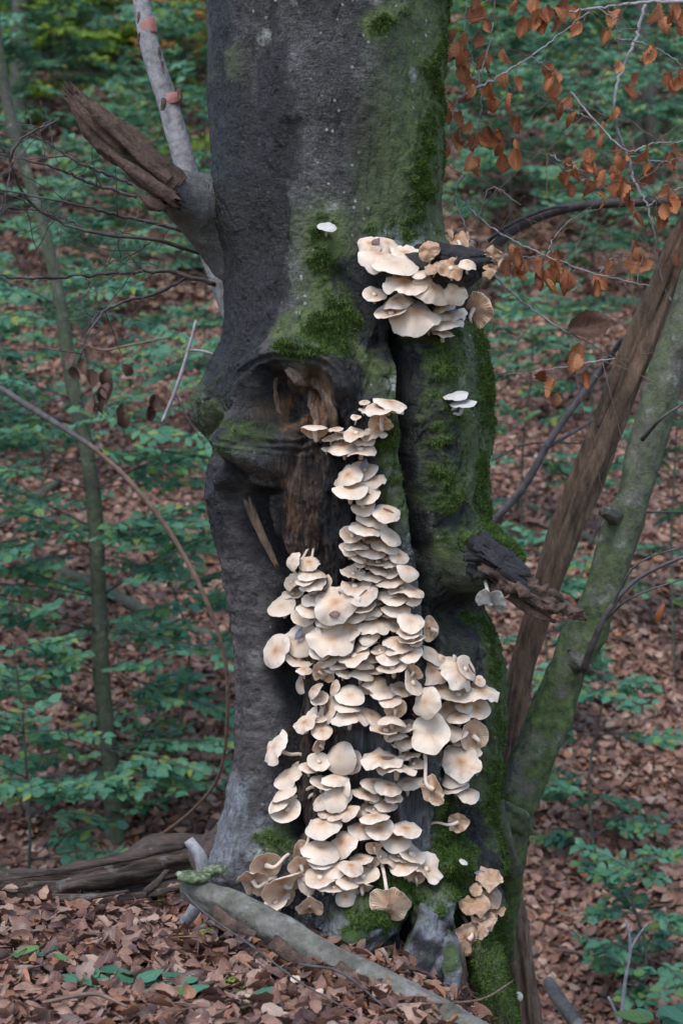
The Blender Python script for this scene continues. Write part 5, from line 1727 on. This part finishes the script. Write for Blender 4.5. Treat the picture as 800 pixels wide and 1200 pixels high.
SHR = [  # px, Y, height, levels, reach, leaf, seed, parts, label
    (20, 7.2, 1.35, 6, .55, .060, 1, 60, "leafy beech sapling nearest the sapling tree, left of it"),
    (205, 8.6, 1.15, 6, .50, .058, 2, 60, "leafy beech sapling between the young tree and the beech trunk"),
    (-20, 9.2, 2.2, 8, .7, .06, 3, 40, "tall beech sapling at the photo's left edge"),
    (60, 11.0, 1.9, 7, .75, .06, 4, 0, "bushy beech sapling higher up the slope behind the young tree"),
    (230, 11.5, 1.6, 7, .7, .06, 5, 0, "bushy beech sapling half hidden behind the beech's burl"),
    (165, 8.1, .42, 3, .28, .05, 6, 30, "low seedling by the young tree's foot"),
    (700, 7.9, .95, 5, .42, .058, 7, 60, "slender sapling with layered sprays right of the mossy trunk"),
    (745, 7.1, .62, 4, .34, .058, 8, 60, "low sapling with broad sprays near the bare forked twig"),
    (645, 8.6, 1.1, 5, .45, .055, 9, 40, "sapling seen between the beech and the mossy trunk"),
    (790, 9.4, 1.7, 7, .6, .058, 10, 20, "tall sapling at the photo's right edge"),
    (610, 10.5, 1.5, 6, .6, .06, 11, 0, "bushy sapling behind the torn branch stub"),
    (690, 12, 1.6, 7, .7, .06, 12, 0, "bushy sapling up the slope behind the dead pole"),
    (770, 13.5, 1.9, 7, .8, .065, 13, 0, "broad sapling up the slope behind the arching bough"),
    (590, 14, 1.8, 7, .8, .065, 14, 0, "broad sapling on the slope just beyond the beech's mossy edge"),
]
for (px, Y, h, lv, rc, lf, sd, npt, lab) in SHR:
    shrub(px, Y, h, lv + 1, rc, lab, sd, leaf_l=lf * .9, nparts=npt, per=4, group="green beech saplings on the slope")

rq = random.Random(31)
def scatter_understory():
    rows = []
    for row, Y0, n, lev in (("lowest", 12.5, 9, 6), ("lower", 15, 14, 7), ("middle", 18, 17, 7), ("upper", 21.5, 22, 8), ("hilltop", 25, 27, 8)):
        for i in range(n):
            px = -200 + 1200 * (i + rq.uniform(.1, .9)) / n
            if 262 < px < 508:
                continue
            Y = Y0 + rq.uniform(-1.2, 1.6)
            right = px > 500
            if row == "lowest" and right and rq.random() < .5:
                continue
            h = rq.uniform(.9, 1.7) if row == "lowest" else rq.uniform(1.2, 2.3) if right else rq.uniform(1.9, 3.2)
            top = row in ("upper", "hilltop")
            mat = 'lime' if rq.random() < ((.8 if not right else .4) if top else (.5 if row == 'middle' and not right else .0)) else 'green'
            if row == "hilltop" and (170 < px < 240 or rq.random() < .08):
                mat = 'gold'
            rows.append((row, right, abs(px - 390), px, Y, h, lev, mat))
    rows.sort()
    seen = {}
    for k, (row, right, dist, px, Y, h, lev, mat) in enumerate(rows):
        r = seen[(row, right)] = seen.get((row, right), -1) + 1
        lab = "%s bush, %s out from the beech in the %s row, %s side" % (dict(lime="lime green", green="deep green", gold="golden")[mat], ORD[r], row, "brown leaves" if right else "torn stub")
        shrub(px, Y, h, lev, h * .4, lab, 200 + k, leaf_l=.07 if Y < 17 else .095, mat=mat, per=5, name="bush", group="leafy bushes on the slope behind, " + ("brown leaves side" if right else "torn stub side"), cat="bush")


scatter_understory()
for k, (px, Y, h, mt, lab) in enumerate([
    (222, 20.3, 1.3, 'gold', "sunlit-coloured orange bush high on the slope between leaning branch and beech"), (195, 21.5, 1.2, 'gold', "golden bush high on the slope behind the leaning branch"),
    (120, 20.8, 1.3, 'lime', "bright yellow green bush high on the slope above the torn stub"), (55, 21, 1.3, 'lime', "bright yellow green bush near the grey tree at the top of the slope"),
    (545, 20.6, 1.2, 'lime', "bright lime bush at the top of the slope touching the beech's mossy edge"), (583, 21.6, 1.2, 'lime', "bright lime bush behind the topmost hanging leaves")]):
    shrub(px, Y, h, 8, .6, lab, 700 + k, leaf_l=.1, mat=mt, per=6, name="bush", cat="bush", group="bright bushes at the top of the slope")


def far_tree(px, Y, rpx, top_px, label, seed, lean=0.0, crown=True, mat='green', cr=1.4, leaf=.14, n=900):
    rng = random.Random(seed)
    rg = np.random.default_rng(seed)
    x = (px - 400) * S4 * Y
    z = gz(x, Y)
    r = px_r(rpx, Y)
    root = thing("background_tree", label, "tree", (x, Y, z), "trees on the upper slope")
    H = 9.0
    top = Vector((x + lean * H, Y, z + H))
    mb = MB()
    b = Vector((x, Y, z - .1))
    mb.tube([b, b.lerp(top, .33) + Vector((rng.uniform(-.1, .1), 0, 0)), b.lerp(top, .66), top], [r * 1.25, r, r * .8, r * .4], seg=14, n=40, noise=.1, nf=6, moss=.4)
    for k in range(5):
        t = rng.uniform(.35, .9)
        p = b.lerp(top, t)
        e = p + Vector((rng.uniform(-1.6, 1.6), rng.uniform(-1, 1), rng.uniform(.4, 1.2)))
        mb.tube([p, p.lerp(e, .5) + Vector((0, 0, .15)), e], [r * .35, r * .22, r * .1], seg=6, n=8)
    mb.build("trunk", M['sap'], root)
    cen = rg.normal(0, 1, (n, 3)) * np.array([cr, cr, 1.6]) + np.array([top.x, Y, z + H * .62])
    clump = rg.normal(0, 1, (40, 3)) * np.array([cr, cr, 1.7]) + np.array([top.x, Y, z + H * .62])
    pick = clump[rg.integers(0, 40, n)]
    loc = pick + rg.normal(0, .28, (n, 3))
    az = rg.uniform(0, 6.28, n)
    fw = np.stack([np.cos(az), np.sin(az), rg.uniform(-.5, .2, n)], 1)
    nr = np.stack([rg.normal(0, .35, n), rg.normal(0, .35, n), np.ones(n)], 1)
    nr -= fw * (nr * fw).sum(1, keepdims=True) / (fw * fw).sum(1, keepdims=True)
    lv = leaf_arrays(n, rg, leaf * .7, leaf * 1.2, .3, .25)
    link("crown", leaf_mesh("crown", place(loc, lv, fw, nr), rg, M[mat]), root)


far_tree(625, 20, 8, 0, "dark slim tree on the upper slope behind the hanging brown leaves", 1)
far_tree(592, 24, 6, 0, "thin grey tree on the upper slope just beside the beech's mossy edge", 2, mat='lime')
far_tree(768, 17, 7, 0, "leaning tree on the slope behind the long pale twig", 3, lean=-.06)
far_tree(752, 17.6, 5, 0, "thin companion of the leaning tree behind the long pale twig", 4, lean=-.14)
far_tree(690, 26, 9, 0, "broad tree at the top of the slope above the arching bough", 5, mat='lime', n=1400)
far_tree(20, 18, 9, 0, "grey tree on the upper slope beyond the young tree's top", 6, n=1400)
far_tree(110, 24, 7, 0, "slim tree at the top of the slope above the torn stub", 7, mat='lime', n=1600)
far_tree(215, 27, 6, 0, "golden leaved tree at the top of the slope behind the leaning branch", 8, mat='gold', n=1200)
far_tree(60, 28, 8, 0, "green tree at the hilltop beyond the grey tree", 9, n=1800)
far_tree(550, 28, 8, 0, "lime green tree at the hilltop beside the beech trunk", 10, mat='lime', n=1600)
far_tree(800, 27, 9, 0, "green tree at the hilltop beyond the leaning trees", 11, n=1600)

# fallen logs on the slope
for (pts, r, Y, lab) in [
    ([(40, 672), (110, 695), (190, 735), (300, 770)], 7, 10.5, "grey mossy log lying down the slope behind the arching stem"),
    ([(-20, 632), (20, 612), (70, 570)], 6, 12.0, "short brown log on the slope left of the young tree"),
    ([(60, 95), (120, 96), (200, 92), (260, 84)], 7, 21.5, "dark fallen trunk lying high on the slope above the torn stub"),
    ([(620, 600), (690, 640), (760, 660)], 4, 11.5, "thin mossy log on the slope behind the mossy trunk"),
]:
    w = []
    for (px, py) in pts:
        # follow the slope under that line of sight
        d = P(px, py, 1) - CAMP
        t = 5.5
        while t < 40 and CAM_H + d.z * t > gz(d.x * t, t):
            t += .05
        w.append(Vector((d.x * t, t, gz(d.x * t, t) + .03)))
    mb = MB()
    mb.tube(w, [px_r(r, Y)] * 3 + [px_r(r * .6, Y)], seg=16, n=40, noise=.2, nf=10, moss=.7)
    simple("fallen_log", lab, "log", mb, M['sap'])

# green seedlings in the near litter, and the broad-leaved plant at the corner
def seedling(px, py, n, L, label, seed, hgt=.05, group=None, Yf=None, mat='green'):
    rng = random.Random(seed)
    if Yf is None:
        d = P(px, py, 1) - CAMP
        t = 2.2
        while t < 5 and CAM_H + d.z * t > gz(d.x * t, t):
            t += .02
    else:
        d = P(px, py, 1) - CAMP
        t = Yf
    x, y_ = d.x * t, t
    z = gz(x, y_)
    topz = max(z + hgt, CAM_H + d.z * t) if Yf else z + hgt
    root = thing("seedling", label, "seedling", (x, y_, z), group)
    mb = MB()
    b, top = Vector((x, y_, z - .01)), Vector((x + rng.uniform(-.01, .01), y_, topz))
    mb.tube([b, b.lerp(top, .5) + Vector((.004, 0, 0)), top], [.0016, .0014, .001], seg=6, n=8)
    mb.build("stem", M['twigb'], root)
    for k in range(n):
        a = k * 2.4 + rng.uniform(-.4, .4)
        f = Vector((math.cos(a), math.sin(a), rng.uniform(-.25, .25))).normalized()
        nr = Vector((rng.gauss(0, .2), rng.gauss(-.25, .2), 1))
        nr = (nr - f * nr.dot(f)).normalized()
        leaf_obj(rng.choice(GRM[mat]), top - Vector((0, 0, rng.uniform(0, hgt * .6))) + f * L * .4, f, nr, L * rng.uniform(.75, 1.15), root)


for k, (px, py, n, L, lab, mt) in enumerate([
    (18, 1140, 4, .05, "green seedling at the near corner of the litter, below the rotten log", 'green'), (45, 1138, 3, .045, "small green seedling beside the corner seedling in the litter", 'green'),
    (78, 1152, 4, .045, "green seedling standing before the middle of the rotten log", 'green'), (100, 1172, 4, .05, "broad green seedling in the near litter, closest to the brown stick", 'green'),
    (140, 1168, 5, .055, "fullest green seedling in the near litter under the rotten log", 'green'), (165, 1178, 4, .05, "green seedling in the near litter below the fullest one", 'green'),
    (190, 1172, 3, .045, "small green seedling between the litter's fullest seedling and the sawn log", 'green'), (215, 1182, 4, .045, "last green seedling of the near row before the sawn log", 'green'),
    (218, 1115, 2, .045, "yellow green seedling under the sawn log's raised end", 'lime'), (187, 1072, 3, .045, "lime seedling against the rotten log's lower edge", 'lime'),
    (300, 1192, 4, .05, "seedling at the photo's bottom edge below the sawn log", 'green'), (270, 1170, 3, .04, "thin leaved seedling in the litter under the sawn log", 'lime')]):
    seedling(px, py, n, L, lab, 400 + k, hgt=.045, group="seedlings in the near litter", mat=mt)
seedling(775, 1172, 7, .12, "broad-leaved teal plant rising at the lower corner beyond the pole", 450, hgt=.12, Yf=5.2)

# pale pebbles of fungus in the litter
for k, (px, py, r, lab) in enumerate([(346, 1177, 6, "small pale mushroom button in the litter under the sawn log"), (374, 1192, 5, "dull pinkish mushroom button near the pale one in the litter")]):
    d = P(px, py, 1) - CAMP
    t = 2.2
    while t < 5 and CAM_H + d.z * t > gz(d.x * t, t):
        t += .02
    capv, F, rad, GV, GF = mushroom_meshes(px_r(r, t), random.Random(k), 'convex', .5, 0)
    b = Vector((d.x * t, t, gz(d.x * t, t)))
    root = thing("mushroom_button", lab, "mushroom", b + Vector((0, 0, .045)))
    root.rotation_euler = (math.radians(35), 0, 0)
    for nm, vv, ff, mm in (("cap", capv, F, M['cap']), ("gills", GV, GF, M['gill'])):
        o = bpy.data.objects.new(nm, new_mesh(nm, vv, ff, mm, dict(rad=rad, old=[.2] * len(rad)) if nm == "cap" else None))
        COL.objects.link(o)
        o.parent = root
    sb = MB()
    sb.tube([Vector((0, 0, 0)), Vector((0, 0, -.02)), Vector((0, 0, -.05))], [.003] * 3, seg=8, n=5)
    o = bpy.data.objects.new("stem", sb.mesh("stem", M['stem']))
    COL.objects.link(o)
    o.parent = root
